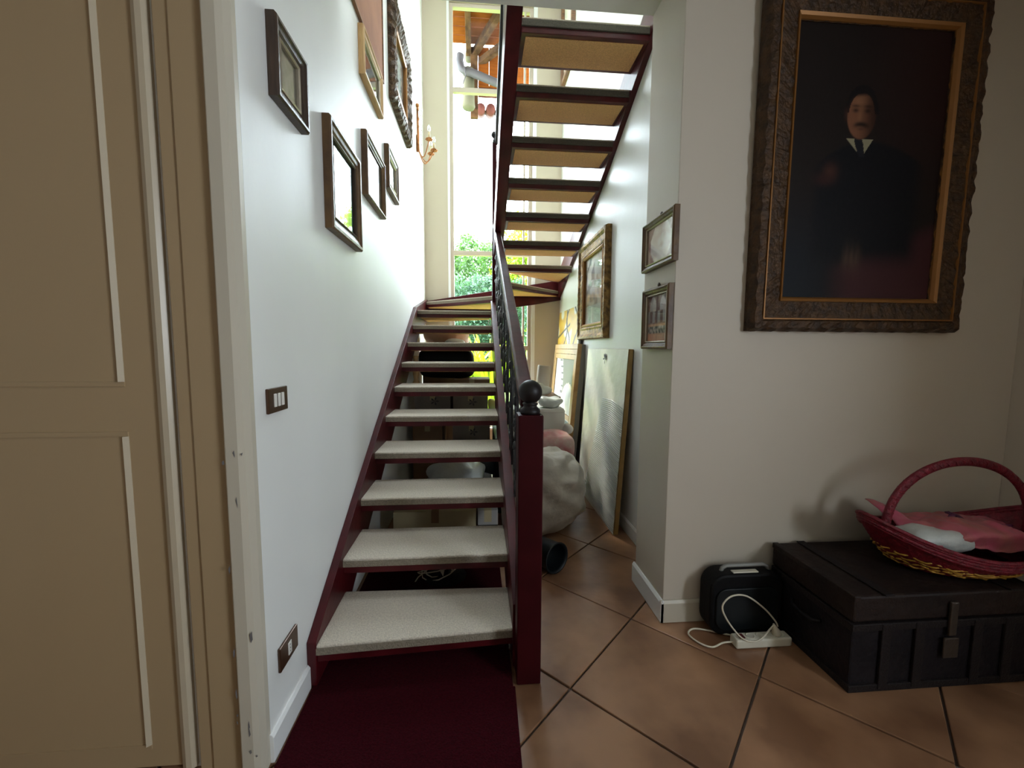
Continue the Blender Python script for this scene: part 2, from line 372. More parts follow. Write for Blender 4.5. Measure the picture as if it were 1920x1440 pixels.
# baseboards
obj('added_skylight_frame', MB().box(-.20, -.15, 2.95, 4.05, 6.8, 6.9).box(.65, .70, 2.95, 4.05, 6.8, 6.9).box(-.15, .65, 2.95, 3.0, 6.8, 6.9).box(-.15, .65, 4.0, 4.05, 6.8, 6.9), 'white', kind='structure')  # unseen skylight added to light the stairwell from above
mb = MB().prism([(XL, 0), (XL+.014, 0), (XL+.014, .088), (XL+.006, .10), (XL, .10)], 1, 1.30, 1.60); struct('baseboard_left', mb, 'white', .002)
mb = MB().prism([(.915, 0), (.900, 0), (.900, .098), (.908, .112), (.915, .112)], 1, 1.875, 2.262); struct('baseboard_column', mb, 'white', .001)
mb = MB().prism([(1.89, 0), (1.875, 0), (1.875, .098), (1.882, .112), (1.89, .112)], 0, .9005, 2.72); struct('baseboard_front', mb, 'casing', .001)
mb = MB().prism([(XR, 0), (XR-.014, 0), (XR-.014, .088), (XR-.006, .10), (XR, .10)], 1, 2.26, 5.55); struct('baseboard_right', mb, 'white', .001)
# window_1 : tall stairwell window
def window1():
    cx = (wx0+wx1)/2
    w = MB().box(wx0, wx0+.045, YB+.02, YB+.08, wz0, wz1).box(wx1-.045, wx1, YB+.02, YB+.08, wz0, wz1)
    w.box(wx0+.045, wx1-.045, YB+.02, YB+.08, wz0, wz0+.05).box(wx0+.045, wx1-.045, YB+.02, YB+.08, wz1-.05, wz1)
    t = struct('window_1', w, 'winframe', .003)
    for z in (1.35, 2.585, 4.60):
        obj('transom', MB().box(wx0+.045, wx1-.045, YB+.02, YB+.075, z-.03, z+.03), 'winframe', t, .003)
    obj('side_post', MB().box(wx1-.115, wx1-.09, YB+.025, YB+.065, wz0+.05, wz1-.05), 'winframe', t, .003)
    zs = [wz0+.05, 1.32, 1.38, 2.555, 2.615, 4.57, 4.63, wz1-.05]
    for a in range(4): obj('pane', MB().box(wx0+.045, wx1-.045, YB+.045, YB+.049, zs[a*2], zs[a*2+1]), 'winglass', t)
    obj('architrave', MB().box(wx0-.03, wx0, YB-.008, YB+.02, wz0-.02, wz1).box(wx1, wx1+.05, YB-.008, YB+.02, wz0-.02, wz1), 'white', t, .002)
    obj('sill', MB().box(wx0-.03, wx1+.05, YB-.05, YB+.02, wz0-.05, wz0-.02), 'white', t, .003)
window1()
def plain_window(name, x0, x1, y0, y1, z0, z1):
    if x1-x0 < y1-y0:
        w = MB().box(x0, x1, y0, y0+.06, z0, z1).box(x0, x1, y1-.06, y1, z0, z1).box(x0, x1, y0+.06, y1-.06, z0, z0+.06).box(x0, x1, y0+.06, y1-.06, z1-.06, z1)
    else:
        w = MB().box(x0, x0+.06, y0, y1, z0, z1).box(x1-.06, x1, y0, y1, z0, z1).box(x0+.06, x1-.06, y0, y1, z0, z0+.06).box(x0+.06, x1-.06, y0, y1, z1-.06, z1)
    struct(name, w, 'winframe', .003)
plain_window('added_window', 2.80, 2.86, -1.7, -.6, 1.0, 2.4)  # unseen window added to let daylight into the room
# door_1 : tall cream cupboard door facing the camera
def door1():
    y = 1.30
    lf = MB().box(-1.86, -.900, y+.008, y+.05, .01, 2.93); t = struct('door_1', lf, 'door', .002)
    def panel(z0, z1):
        # raised bead round a sunken panel; right edge at x=-1.04
        x0, x1 = -1.72, -1.035
        for (a0, a1, b0, b1, v_) in ((x0, x1, z0, z0+.014, 0), (x0, x1, z1-.014, z1, 0), (x0, x0+.014, z0+.014, z1-.014, 1), (x1-.014, x1, z0+.014, z1-.014, 1)):
            if v_: f = MB().prism([(a0, y+.009), (a0+.003, y-.003), (a1, y+.006), (a1, y+.009)], 2, b0, b1)
            else: f = MB().prism([(y+.009, b0), (y+.004, b0), (y+.004, b1), (y+.009, b1)], 0, a0, a1)
            obj('panel_moulding', f, 'door_lit' if v_ else 'door', t)  # upright beads carry the lit tone in their colour
    panel(1.235, 2.80); panel(.075, 1.10)
    e = MB().prism([(-.945, y+.008), (-.94, y-.004), (-.925, y-.012), (-.910, y-.010), (-.900, y+.0), (-.900, y+.008)], 2, .01, 2.93)
    obj('edge_strip', e, 'door_lit', t)
    gp = MB().box(-.900, -.872, y+.03, y+.14, 0, 2.95); obj('gap', gp, 'redsw', t)
    return t
door1()
mb = MB().box(-.878, -.835, 1.283, 1.45, 0, 2.95).box(-.835, -.742, 1.276, 1.45, 0, 2.95).box(-1.9, -.742, 1.28, 1.40, 2.935, 3.02); struct('trim_1', mb, 'door', .003)
mb = MB().prism([(-.741, 1.309), (-.741, 1.262), (-.735, 1.254), (-.70, 1.254), (-.684, 1.262), (-.674, 1.285), (-.674, 1.309)], 2, 0, 3.02); struct('trim_2', mb, 'casing', .002)
# chipped spots on the casing and the plinth
ch = MB()
for i in range(16):
    z = random.choice([random.uniform(.02, .22), random.uniform(.02, .3), random.uniform(.2, 1.25)]); x = random.choice([-.742, -.71, -.690]); h_ = random.uniform(.004, .02)
    ch.add([(x+random.uniform(-.003, .003), 1.2525, z-h_), (x+random.uniform(.002, .006), 1.2525, z-h_*.4), (x+random.uniform(0, .005), 1.2525, z+h_), (x-random.uniform(.001, .004), 1.2525, z+h_*.3)], [(0, 1, 2, 3)])
tag(obj('paint_chip', ch, mat('chipped_spot', (.16, .15, .15), .8), loc=(-.71, 1.2525, 0)), kind='structure')

# ================================================================== STAIRCASE
R_, G_ = .175, .3247
st = empty('staircase', (.2, 1.6, 0), 'dark red open-riser winder staircase with beige carpeted treads and iron scroll railing', 'staircase')
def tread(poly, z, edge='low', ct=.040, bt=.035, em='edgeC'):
    cp = poly
    b = obj('tread', MB().prism(poly, 2, z-ct-bt, z-ct+.001), 'red', st, .004)
    # carpet pad, slightly proud of the board
    n = len(cp); cx = sum(p[0] for p in cp)/n; cy = sum(p[1] for p in cp)/n
    big = [(p[0], p[1]+(.010 if p[1] > cy else -.010)) for p in cp] if edge else cp
    obj('carpet_pad', MB().prism(big, 2, z-.012, z), 'carpet', b, .006, seg=3)
    obj('carpet_edge_shade', MB().prism(big, 2, z-ct, z-.011), em, b, .002)  # edge band with backlit shade put into its colour
    sml = [(cx+(p[0]-cx)*.93, cy+(p[1]-cy)*.80) for p in cp]
    obj('underlay_panel', MB().prism(sml, 2, z-ct-bt-.004, z-ct-bt+.001), 'under', b)
    return b
x0, x1 = -.640, .146
for k in range(1, 10):
    yf = 1.62+G_*(k-1); z = R_*k
    if k == 1: poly = [(x0, yf-.02), (x1, yf+.025), (x1, yf+.335), (x0, yf+.355)]
    else: poly = [(x0, yf), (x1, yf), (x1, yf+.335), (x0, yf+.335)]
    tread([(p[0], p[1]+(.010 if p[1] < yf+.1 else -.010)) for p in poly], z)
tread([(x0, 4.55), (.160, 4.55), (.160, 4.80), (x0, 5.42)], R_*10)
tread([(x0, 5.35), (.155, 4.66), (.20, 4.62), (.24, 5.49), (x0, 5.49)], R_*11, None)
tread([(.20, 4.62), (.24, 4.66), (1.058, 5.45), (1.058, 5.49), (.20, 5.49)], R_*12, None)
tread([(.24, 4.66), (1.058, 4.68), (1.058, 5.45)], R_*13, None)
for i in range(0, 6):
    n = 19-i; yb = 2.643+.3377*i; yf = yb+.325
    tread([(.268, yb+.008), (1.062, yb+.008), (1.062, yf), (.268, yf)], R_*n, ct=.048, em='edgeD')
# stringers
nos = lambda y: R_+.539*(y-1.62)
obj('stringer', MB().prism([(1.60, 0.009), (1.60, .19), (2.209, nos(2.209)+.045), (4.5, 1.775), (5.50, 1.965), (5.50, 1.70), (4.66, 1.50), (1.98, .06), (1.93, .009)], 0, XL+.001, x0+.002), 'red', st, .003)
obj('stringer', MB().prism([(1.64, 0.009), (1.64, .285), (4.52, 1.84), (4.56, 1.86), (4.56, 1.52), (1.98, .06), (1.93, .009)], 0, .145, .197), 'red', st, .003)
obj('stringer', MB().prism([(XL+.002, 1.945), (XR-.002, 2.245), (XR-.002, 1.985), (XL+.002, 1.68)], 1, 5.49, 5.545), 'red', st, .003)
obj('stringer', MB().prism([(5.49, 2.02), (4.5, 2.42), (3.5, 2.842), (2.26, 3.44), (2.26, 3.70), (3.5, 3.14), (4.5, 2.70), (5.49, 2.33)], 0, 1.058, XR-.001), 'red', st, .003)
ub = lambda y: 3.315-.517*(y-2.58)
obj('stringer', MB().prism([(4.56, ub(4.56)), (2.26, ub(2.26)), (2.26, ub(2.26)+.30), (4.56, ub(4.56)+.30)], 0, .173, .268), 'red', st, .004)
# newel post with ball
np_ = obj('newel_post', MB().box(.155, .252, 1.55, 1.648, .009 if False else .0, 1.098), 'newel', st, .005)
obj('ball_finial', MB().lathe([(.036, 1.096), (.040, 1.106), (.038, 1.116), (.028, 1.124), (.026, 1.130), (.030, 1.136), (.030, 1.140)]+[(.0465*cos(a), 1.184+.0465*sin(a)) for a in [x*pi/24 for x in range(-9, 13)]], (.2055, 1.6, 0), 32), 'blackball', np_)
# turn post
tp = obj('turn_post', MB().box(.160, .205, 4.52, 4.60, 1.30, 3.48), 'newel', st, .004)
obj('ball_finial', MB().lathe([(.018, 3.48), (.022, 3.50), (.014, 3.53)]+[(.034*cos(a), 3.575+.034*sin(a)) for a in [x*pi/16 for x in range(-7, 9)]], (.183, 4.56, 0), 20), 'blackball', tp)
# handrails
hz = lambda y: 1.118+.525*(y-1.665)
obj('handrail', MB().prism([(1.655, hz(1.655)), (4.53, hz(4.53)), (4.53, hz(4.53)+.05), (1.645, hz(1.645)+.05)], 0, .168, .232), 'redbrown', st, .012, seg=3)
uh = lambda y: 3.50-.5*(y-4.5)
obj('handrail', MB().prism([(4.54, uh(4.54)-.02), (2.26, uh(2.26)-.02), (2.26, uh(2.26)+.03), (4.54, uh(4.54)+.03)], 0, .185, .215), 'iron', st, .008)
for y in (2.55, 3.3, 3.95): obj('baluster', MB().tube([(.20, y, ub(y)+.28), (.20, y, uh(y))], .006, 8), 'iron', st)
# wrought iron scrolls, one panel per step
def spiral(cy, cz, r0, turns, a0, dirn, sh):
    P = []
    for i in range(26):
        q = i/25; a = a0+dirn*q*turns*2*pi; r = r0*(1-q*.82)
        y = cy+r*cos(a); z = cz+r*sin(a)*1.15
        P.append((.198, y, z+sh*(y-cy)))
    return P
for k in range(9):
    yc = 1.80+G_*k; zb = nos(yc)+.11; zt = hz(yc); H = zt-zb; zc = (zb+zt)/2
    mb = MB()
    mb.tube([(.198, yc-.10, zb-.052), (.198, yc-.10, zt-.05)], .007, 6)
    for sgn in (1, -1):
        c1 = zc+sgn*H*.26
        mb.tube(spiral(yc+.03, c1, .085, 1.6, -sgn*pi/2, 1, .53), .0075, 6)
        mb.tube(spiral(yc+.03, c1+sgn*.12, .05, 1.3, sgn*pi/2, -1, .53), .006, 6)
    mb.tube([(.198, yc+.03, zb), (.198, yc+.05, zc-.13), (.198, yc-.03, zc), (.198, yc+.05, zc+.13), (.198, yc+.03, zt)], .007, 6)
    for dz in (-.12, 0, .12): mb.blob((.198, yc+.02, zc+dz), (.016, .028, .028), nu=8, nv=6)
    for a in range(5): mb.blob((.198, yc+.02+.035*cos(a*1.256), zc+.035*sin(a*1.256)), (.010, .018, .018), nu=6, nv=5)
    obj('scroll_panel', mb, 'iron', st)
# red runner carpet
mb = MB().prism([(-.655, -1.2), (-.655, 2.5), (.135, 2.5), (.140, 1.54), (.148, 1.54), (.095, -1.2)], 2, 0, .009)
tag(obj('runner_carpet', mb, 'runner', None, .003), 'wine red flat runner carpet leading under the bottom stair tread', 'carpet')

# ================================================================== PICTURES ON THE LEFT WALL
XF = XL+.001
def swirl(c1, c2, s): return lambda u, v: mix(c1, c2, .5+.8*nz(u, v, s, 3))
def dark_grad(u, v): return mix((.03, .02, .02), (.25, .2, .17), .3+.7*nz(u, v, 6, 1)+.2*v)
def lw(y0, y1, z0, z1): return (XF, (y0+y1)/2, (z0+z1)/2), (y1-y0), (z1-z0)
p, w, h = lw(1.483, 1.737, 2.168, 2.428)
picture('picture_frame', 'small square dark-framed print highest and nearest the door trim on left wall', 'picture', 'left', p, w, h, .048, .034, 'darkwood',
        art=lambda u, v: mix((.42, .38, .36), (.16, .13, .12), .5+.9*nz(u, v, 7, 5)), fillet='silver', hook=True, roll=0)
p, w, h = lw(1.962, 2.441, 1.884, 2.370)
picture('picture_frame', 'large brown-framed glazed picture with teal reflection painted in, lowest on the left wall', 'picture', 'left', p, w, h, .060, .038, 'brownframe',
        art=lambda u, v: mix((.10, .28, .32), (.30, .55, .55), .5+.9*nz(u*1.5, v, 9, 2)), fillet='darkwood')  # teal reflection of the glass painted into the picture colour
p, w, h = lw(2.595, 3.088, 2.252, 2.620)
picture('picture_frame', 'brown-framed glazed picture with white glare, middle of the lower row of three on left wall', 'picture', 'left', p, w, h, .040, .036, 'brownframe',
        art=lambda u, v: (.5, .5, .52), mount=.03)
p, w, h = lw(3.22, 3.61, 2.522, 2.832)
picture('picture_frame', 'smallest brown-framed picture farthest back in the lower row on left wall', 'picture', 'left', p, w, h, .055, .036, 'brownframe', art=lambda u, v: (.40, .38, .36), fillet='silver')
p, w, h = lw(2.585, 3.068, 2.916, 3.187)
picture('picture_frame', 'light tan wooden frame with a dark picture hung below the plain reddish board', 'picture', 'left', p, w, h, .045, .036, 'pine',
        art=lambda u, v: mix((.30, .2, .15), (.04, .03, .03), .5+1.2*nz(u, v, 8, 9)), fillet='silver')
t = empty('wooden_board', (XF, 2.70, 3.23), 'plain reddish-brown board in a thin wooden edge, high on the left wall', 'picture', rot=(0, 0, pi/2))
obj('panel', MB().box(-.48, .48, -.012, 0, 0, .95), 'ply', t)
e_ = obj('edging', frame_loop(MB(), .984, .974, [(0, 0), (0, .018), (.010, .018), (.010, .01)]), 'wooddark', t)
for v in e_.data.vertices: v.co.z += .475
p, w, h = lw(3.43, 4.25, 3.262, 4.06)
picture('ornate_picture_frame', 'big ornate carved dark gilt picture frame beside the wall sconce', 'picture', 'left', p, w, h, .15, .055, 'golddark',
        art=lambda u, v: mix((.10, .09, .10), (.35, .38, .42), .3+.9*nz(u, v, 4, 2)), wav=.014, fillet='goldline',
        prof=[(0, 0), (.0, .03), (.012, .05), (.05, .060), (.085, .045), (.11, .035), (.135, .03), (.15, .022), (.15, 0)])
# small clip at its top edge
# wall sconce
def sconce():
    Y0, Z0 = 4.93, 3.52
    t = empty('wall_sconce', (XF, Y0, Z0), 'gilded candle wall sconce with crystal drops in the far left corner', 'lamp')
    obj('backplate', MB().tube([(XF+.012, Y0, Z0+.02), (XF+.018, Y0, Z0+.2), (XF+.012, Y0, Z0+.50)], [.022, .014, .010], 8).blob((XF+.015, Y0, Z0+.51), (.02, .022, .022), nu=10, nv=8)
        .blob((XF+.015, Y0, Z0+.16), (.022, .03, .05), nu=10, nv=8).blob((XF+.015, Y0, Z0+.06), (.02, .022, .03), nu=10, nv=8), 'gildedlamp', t)
    ends = [(.135, -.10, .11), (.175, .02, .05), (.13, .13, .06)]
    for ex, ey, ez in ends:
        P = []
        for i in range(13):
            q = i/12; P.append((XF+.015+ex*q, Y0+ey*q, Z0+.06+(ez-.06)*q-.14*sin(pi*q)*(1 if q < .99 else 0)))
        a = obj('arm', MB().tube(P, .006, 6), 'gildedlamp', t)
        e = Vector(P[-1])
        cup = MB().lathe([(.004, -.02), (.018, -.005), (.034, .006), (.030, .010), (.012, .012)], e, 10)
        for q in range(8): cup.blob(e+Vector((.030*cos(q*pi/4), .030*sin(q*pi/4), -.002)), (.013, .013, .008), nu=6, nv=4)
        obj('drip_cup', cup, 'gildedlamp', a)
        obj('candle_sleeve', MB().lathe([(.011, .012), (.011, .075)], e, 10), 'candle', a)
        obj('bulb', MB().lathe([(.009, .075), (.018, .10), (.019, .115), (.012, .14), (.002, .158)], e, 12), 'bulb', a)
    for q in range(8): obj('crystal_drop', MB().blob((XF+.05+.008*sin(q*3), Y0+.03, Z0+.12+q*.052), (.010, .010, .020), nu=8, nv=5), 'crystal', t)
    for q in range(5): obj('leaf_ornament', MB().blob((XF+.022, Y0-.02+.012*(q % 2)*2, Z0+.10+q*.09), (.014, .026, .016), nu=8, nv=5), 'gildedlamp', t)
sconce()
# switch and socket
def plate(name, label, cat, y0, y1, z0, z1, sk, kind):
    t = empty(name, (XL, (y0+y1)/2, (z0+z1)/2), label, cat, rot=(0, 0, pi/2))
    w, h = y1-y0, z1-z0
    obj('plate', MB().box(-w/2, w/2, -.010, 0, -h/2, h/2), 'brass', t, .003)
    if kind == 'switch':
        for i in (-1, 0, 1): obj('rocker', MB().box(i*.026-.0075, i*.026+.0075, -.0145, -.009, -.022, .022), 'switch', t, .002)
    else:
        obj('socket_insert', MB().box(-.012, .012, -.0125, -.009, -.022, .022), 'switch', t, .001)
        obj('socket_hole', MB().lathe([(.0025, 0), (.0025, .0006)], (0, -.0125, .012), 8, (0, -1, 0)).lathe([(.0025, 0), (.0025, .0006)], (0, -.0125, 0), 8, (0, -1, 0)).lathe([(.0025, 0), (.0025, .0006)], (0, -.0125, -.012), 8, (0, -1, 0)), 'slot', t)
    return t
plate('light_switch', 'brown switch plate with three white rockers on the left wall', 'switch', 1.375, 1.510, 1.137, 1.219, 0, 'switch')
plate('wall_socket', 'brown socket plate low on the left wall above the skirting', 'socket', 1.375, 1.512, .250, .335, 0, 'socket')

# ================================================================== RIGHT SIDE PICTURES
XC = .9145
def hexart(u, v):
    a = abs(u-.5)*.9+abs(v-.5)*.45
    c = (.30, .12, .09)
    if abs(u-.52) < .40 and a < .42: c = mix((.66, .52, .46), (.85, .80, .72), .5+nz(u, v, 5, 4))
    if sqrt((u-.6)**2+(v-.5)**2) < .22: c = mix(c, (.8, .76, .7), .5+nz(u, v, 10, 1))
    return c
picture('picture_frame', 'small brown-framed pale portrait print on the column side, upper of two', 'picture', 'right', (XC, 2.048, 1.882), .365, .248, .030, .030, 'brownframe', art=hexart, fillet='silver', hook=True, nu=40, nv=30)
def archart(u, v):
    c = mix((.16, .07, .05), (.34, .22, .17), .5+nz(u, v, 6, 2))
    if v > .66:
        c = (.42, .36, .33) if abs((u % .5)-.25) < .17 and (v-.66) < .32*sqrt(max(0, 1-((u % .5-.25)/.17)**2)) else (.15, .05, .04)
    if .40 < v < .66: c = mix((.30, .26, .25), (.14, .06, .05), 1 if (int(u*8) % 2) else 0)
    if .34 < v < .38 or .60 < v < .62: c = (.62, .35, .2)
    if v < .18: c = mix((.60, .25, .14), (.65, .40, .3), u)
    if .18 < v < .34: c = mix((.05, .05, .05), (.5, .4, .35), .5+1.4*nz(u, v, 14, 2))
    return c
picture('picture_frame', 'small brown-framed arcade interior print on the column side, lower of two', 'picture', 'right', (XC, 2.05, 1.507), .31, .308, .034, .030, 'brownframe', art=archart, fillet='silver', hook=True, nu=40, nv=40)
def landscape(u, v):
    c = mix((.30, .24, .16), (.50, .44, .34), v)
    c = mix(c, (.75, .70, .60), exp(-((u-.3)**2+(v-.78)**2)*20)*.8)
    c = mix(c, (.10, .06, .03), sm(.0, .4, nz(u*2, v*3, 3, 2)+.3-abs(v-.5)))
    c = mix(c, (.62, .36, .12), .8*exp(-((v-.42)/.10)**2)*max(0, .5+nz(u, v, 7, 3)))
    if v < .3: c = mix(c, (.36, .37, .30), .7)
    return c
picture('gilt_picture_frame', 'tall gilt-framed landscape painting on the right wall below the stairs', 'picture', 'right', (XR-.001, 3.872, 1.905), .925, .93, .125, .055, 'gold', art=landscape, fillet='goldline', glass=True, nu=60, nv=60, wav=.004,
        prof=[(0, 0), (0, .035), (.008, .055), (.03, .055), (.05, .038), (.09, .032), (.105, .040), (.118, .036), (.125, .02), (.125, 0)])
# tilted framed thing high at the back of the right wall
t = empty('picture_frame', (XR-.001, 5.2, 4.62), 'wooden frame hung high on the right wall near the tall window', 'picture', rot=(0, 0, -pi/2))
e_ = obj('frame', frame_loop(MB(), .62, 1.3, [(0, 0), (0, .045), (.03, .05), (.06, .045), (.06, 0)]), 'wooddark', t)
for v in e_.data.vertices: v.co.z += .65
obj('picture', MB().box(-.25, .25, -.012, 0, .06, 1.24), 'paper', t)
# big dark portrait
def portrait(u, v):
    # u left-right, v bottom-top ; seated dark-suited man
    c = mix((.012, .008, .007), (.022, .008, .007), sm(.3, 1, u)*sm(.3, .8, v))
    c = mix(c, (.006, .008, .012), sm(.45, .1, v)*sm(.5, .1, u))
    # red seat / cloth low right
    e = .20+.22*(u-.45)
    if v < e and u > .25: c = mix(c, (.050, .016, .018), sm(e, e-.08, v)*sm(.25, .5, u))
    # suit
    sh = .60-.9*(u-.50)**2*(1 if u < .5 else .6)
    body = sm(sh, sh-.02, v)*sm(.14, .22, u)*sm(.92, .80, u)*sm(.10, .2, v)
    c = mix(c, (.004, .004, .006), body)
    # shirt triangle
    if .535 < v < .60:
        q = (.60-v)/.065; cx = .445+.02*q
        if abs(u-cx) < .085*(1-q)+.004: c = mix(c, (.30, .27, .17), .9)
        if abs(u-(cx-.012+.012*q)) < .016+.012*(1-abs(q-.3)): c = (.010, .010, .014)
    # head
    hx, hy, rx, ry = .445, .685, .098, .092
    d = ((u-hx)/rx)**2+((v-hy)/ry)**2
    if d < 1:
        sk = mix((.19, .080, .042), (.040, .016, .010), sm(-.4, .9, (u-hx)/rx)); sk = mix(sk, (.27, .135, .07), exp(-((u-hx+.02)/.04)**2-((v-.735)/.025)**2)*.55)
        sk = mix(sk, (.25, .12, .06), exp(-((u-hx+.012)/.014)**2-((v-.68)/.028)**2)*.6)
        c = mix(c, sk, sm(1, .80, d))
        for ex in (-.040, .038):
            c = mix(c, (.008, .004, .004), .85*exp(-((u-hx-ex)/.020)**2-((v-.700)/.008)**2))
            c = mix(c, (.012, .006, .005), .7*exp(-((u-hx-ex)/.028)**2-((v-.716)/.0055)**2))
        c = mix(c, (.006, .004, .004), .95*exp(-((u-hx-.002)/.048)**4-((v-.6475-.004*cos((u-hx)*40))/.0095)**2))
        c = mix(c, (.05, .018, .014), .6*exp(-((u-hx)/.022)**2-((v-.634)/.005)**2))
    # hair
    if v > hy and d < 1.35: c = mix(c, (.006, .004, .005), sm(.745, .765, v-.10*(u-hx)+.25*(u-hx)**2*8*0))
    if d > .72 and d < 1.25 and v > .69: c = mix(c, (.006, .004, .005), .9)
    # ear
    c = mix(c, (.06, .022, .014), .7*exp(-((u-.345)/.012)**2-((v-.685)/.022)**2))
    # raised hand at the left of the chest and hand on the lap
    c = mix(c, (.075, .028, .018), .75*exp(-((u-.27)/.045)**2-((v-.475)/.03)**2))
    c = mix(c, (.045, .014, .012), .6*exp(-((u-.23)/.06)**2-((v-.445)/.022)**2))
    hd = exp(-((u-.455)/.060)**4-((v-.155+.03*(u-.45))/.045)**2)
    c = mix(c, (.085, .050, .032), .75*hd*(.75+.5*nz(u*3, v, 18, 4)))
    g = .0015*nz(u, v, 60, 1)
    return (c[0]+g, c[1]+g, c[2]+g)
pw_, ph_ = 1.07, 1.52
# a painting: bottom edge z 1.44
tt = empty('portrait_painting', (1.795, 1.872, 1.44+ph_/2), 'large dark oil portrait of a man with a moustache in a carved dark gilt frame', 'painting', rot=Matrix.Rotation(.010, 3, 'X').to_euler())
prof = [(0, -.012), (0, .02), (.015, .048), (.045, .052), (.052, .044), (.06, .044), (.13, .034), (.142, .036), (.150, .026), (.160, .018), (.160, 0)]
obj('frame', frame_loop(MB(), pw_, ph_, prof, .008, 60), 'golddark', tt)
obj('outer_gilt_line', frame_loop(MB(), pw_-.104, ph_-.104, [(0, .04), (.002, .050), (.007, .050), (.009, .04)]), 'goldline', tt)
obj('inner_gilt_line', frame_loop(MB(), pw_-.272, ph_-.272, [(0, .03), (.002, .042), (.014, .036), (.022, .024), (.024, .01)]), 'goldline', tt)
paint('canvas', pw_-.31, ph_-.31, 230, 370, portrait, tt, 'oilart', .012)
obj('backing', MB().box(-pw_/2+.01, pw_/2-.01, -.006, .010, -ph_/2+.01, ph_/2-.01), 'darkwood', tt)

# ================================================================== LEANING PIECES BY THE RIGHT WALL
# quilted white board
bd = empty('leaning_board', (.985, 2.84, 0), 'tall white wrapped board with golden edge leaning against the right wall', 'board', rot=(0, math.atan2(.075, 1.35), 0))
obj('board_core', MB().box(.002, .036, .006, 1.07, 0, 1.352), 'edgewood', bd, .003)
def wrap(u, v):
    y = u*1.07; z = v*1.35
    q = .0035*noise.noise(Vector((y*6, z*3, 2)))+.002*sin((z*1.0+y*.6)*60)*sm(.35, .1, u)*sm(.9, .4, v)
    return Vector((-.004-abs(q), y, z))
wmb = MB(); wmb.surf(wrap, 40, 60)
obj('plastic_wrap', wmb, 'canvasback', bd)
rib = MB()
for i in range(60):
    z = .012+i*.0155
    L_ = .95-.007*i
    rib.tube([(-.009, .004, z), (-.011, .004+L_*.45, z+.03), (-.009, .004+L_*.9, z+.02)], .0030, 5)
obj('quilting', rib, 'plastic', bd, kind='stuff')
orn = MB()
for a, l, wd in ((0, .05, .016), (.7, .055, .012), (-.7, .055, .012), (pi, .05, .008), (1.6, .05, .010), (-1.6, .05, .010)):
    c_ = Vector((-.012, .50, 1.27)); d_ = Vector((0, sin(a), cos(a))); e_ = Vector((0, cos(a), -sin(a)))
    orn.add([c_, c_+d_*l*.6+e_*wd, c_+d_*l, c_+d_*l*.6-e_*wd], [(0, 3, 2, 1)])
obj('ornament', orn, 'print', bd)
# big leaning picture with two nested pine frames
def inkart(u, v):
    bgc = (.16, .14, .10)
    c = bgc
    wv = abs(sqrt((u+.2)**2+(v-.55)**2*.8)-.62)
    if sqrt((u+.15)**2+(v-.62)**2*.7) < .60: c = mix((.55, .54, .52), (.78, .76, .72), .5+nz(u, v, 6, 2))
    if wv < .05: c = (.80, .78, .74)
    if wv < .05 and sin(v*60) > .4: c = (.10, .08, .08)
    if ((u-.78)/.34)**2+((v-.18)/.42)**2 < 1: c = mix((.52, .50, .5), (.80, .76, .70), .5+nz(u, v, 8, 6))
    if abs(((u-.78)/.34)**2+((v-.18)/.42)**2-1) < .12: c = (.85, .74, .55)
    return c
ln = math.atan2(.115, 1.40)
bp = empty('leaning_picture', (.905, 4.17, 0), 'tall pine-framed black and white painting leaning at the back of the right wall', 'picture', rot=(0, ln, 0))
H_ = 1.405; Wd = 1.22
def rectframe(mb, y0, y1, z0, z1, b, x0_, x1_):
    return mb.box(x0_, x1_, y0, y1, z0, z0+b).box(x0_, x1_, y0, y1, z1-b, z1).box(x0_, x1_, y0, y0+b, z0+b, z1-b).box(x0_, x1_, y1-b, y1, z0+b, z1-b)
obj('outer_frame', rectframe(MB(), 0, Wd, 0, H_, .055, 0, .045), 'pine', bp, .003)
obj('inner_frame', rectframe(MB(), .06, Wd-.06, .05, H_-.115, .055, .004, .03), 'pine', bp, .003)
obj('top_rail', MB().box(.002, .03, .056, Wd-.056, H_-.112, H_-.058), 'pine', bp, .003)
obj('lower_rail', MB().box(.000, .03, .10, Wd-.10, .58, .63), 'pine', bp, .003)
obj('side_panel', MB().box(.0455, .095, .002, Wd-.002, .0, H_-.004), 'grey', bp)
ob = MB(); nu_, nv_ = 60, 90
ob.surf(lambda u, v: Vector((.018, Wd-.115-u*(Wd-.23), .10+v*(H_-.27))), nu_, nv_, False)
o = obj('canvas', ob, 'mediumart', bp); ca = o.data.color_attributes.new('Col', 'FLOAT_COLOR', 'POINT'); buf = []
for j in range(nv_+1):
    for i in range(nu_+1): buf += [*(inkart(i/nu_, (j/nv_-.38)/.62) if j/nv_ > .40 else mix((.04, .05, .07), (.5, .52, .55), 1.2*nz(i/nu_, j/nv_, 6, 4))), 1]
ca.data.foreach_set('color', [max(0, x) for x in buf])
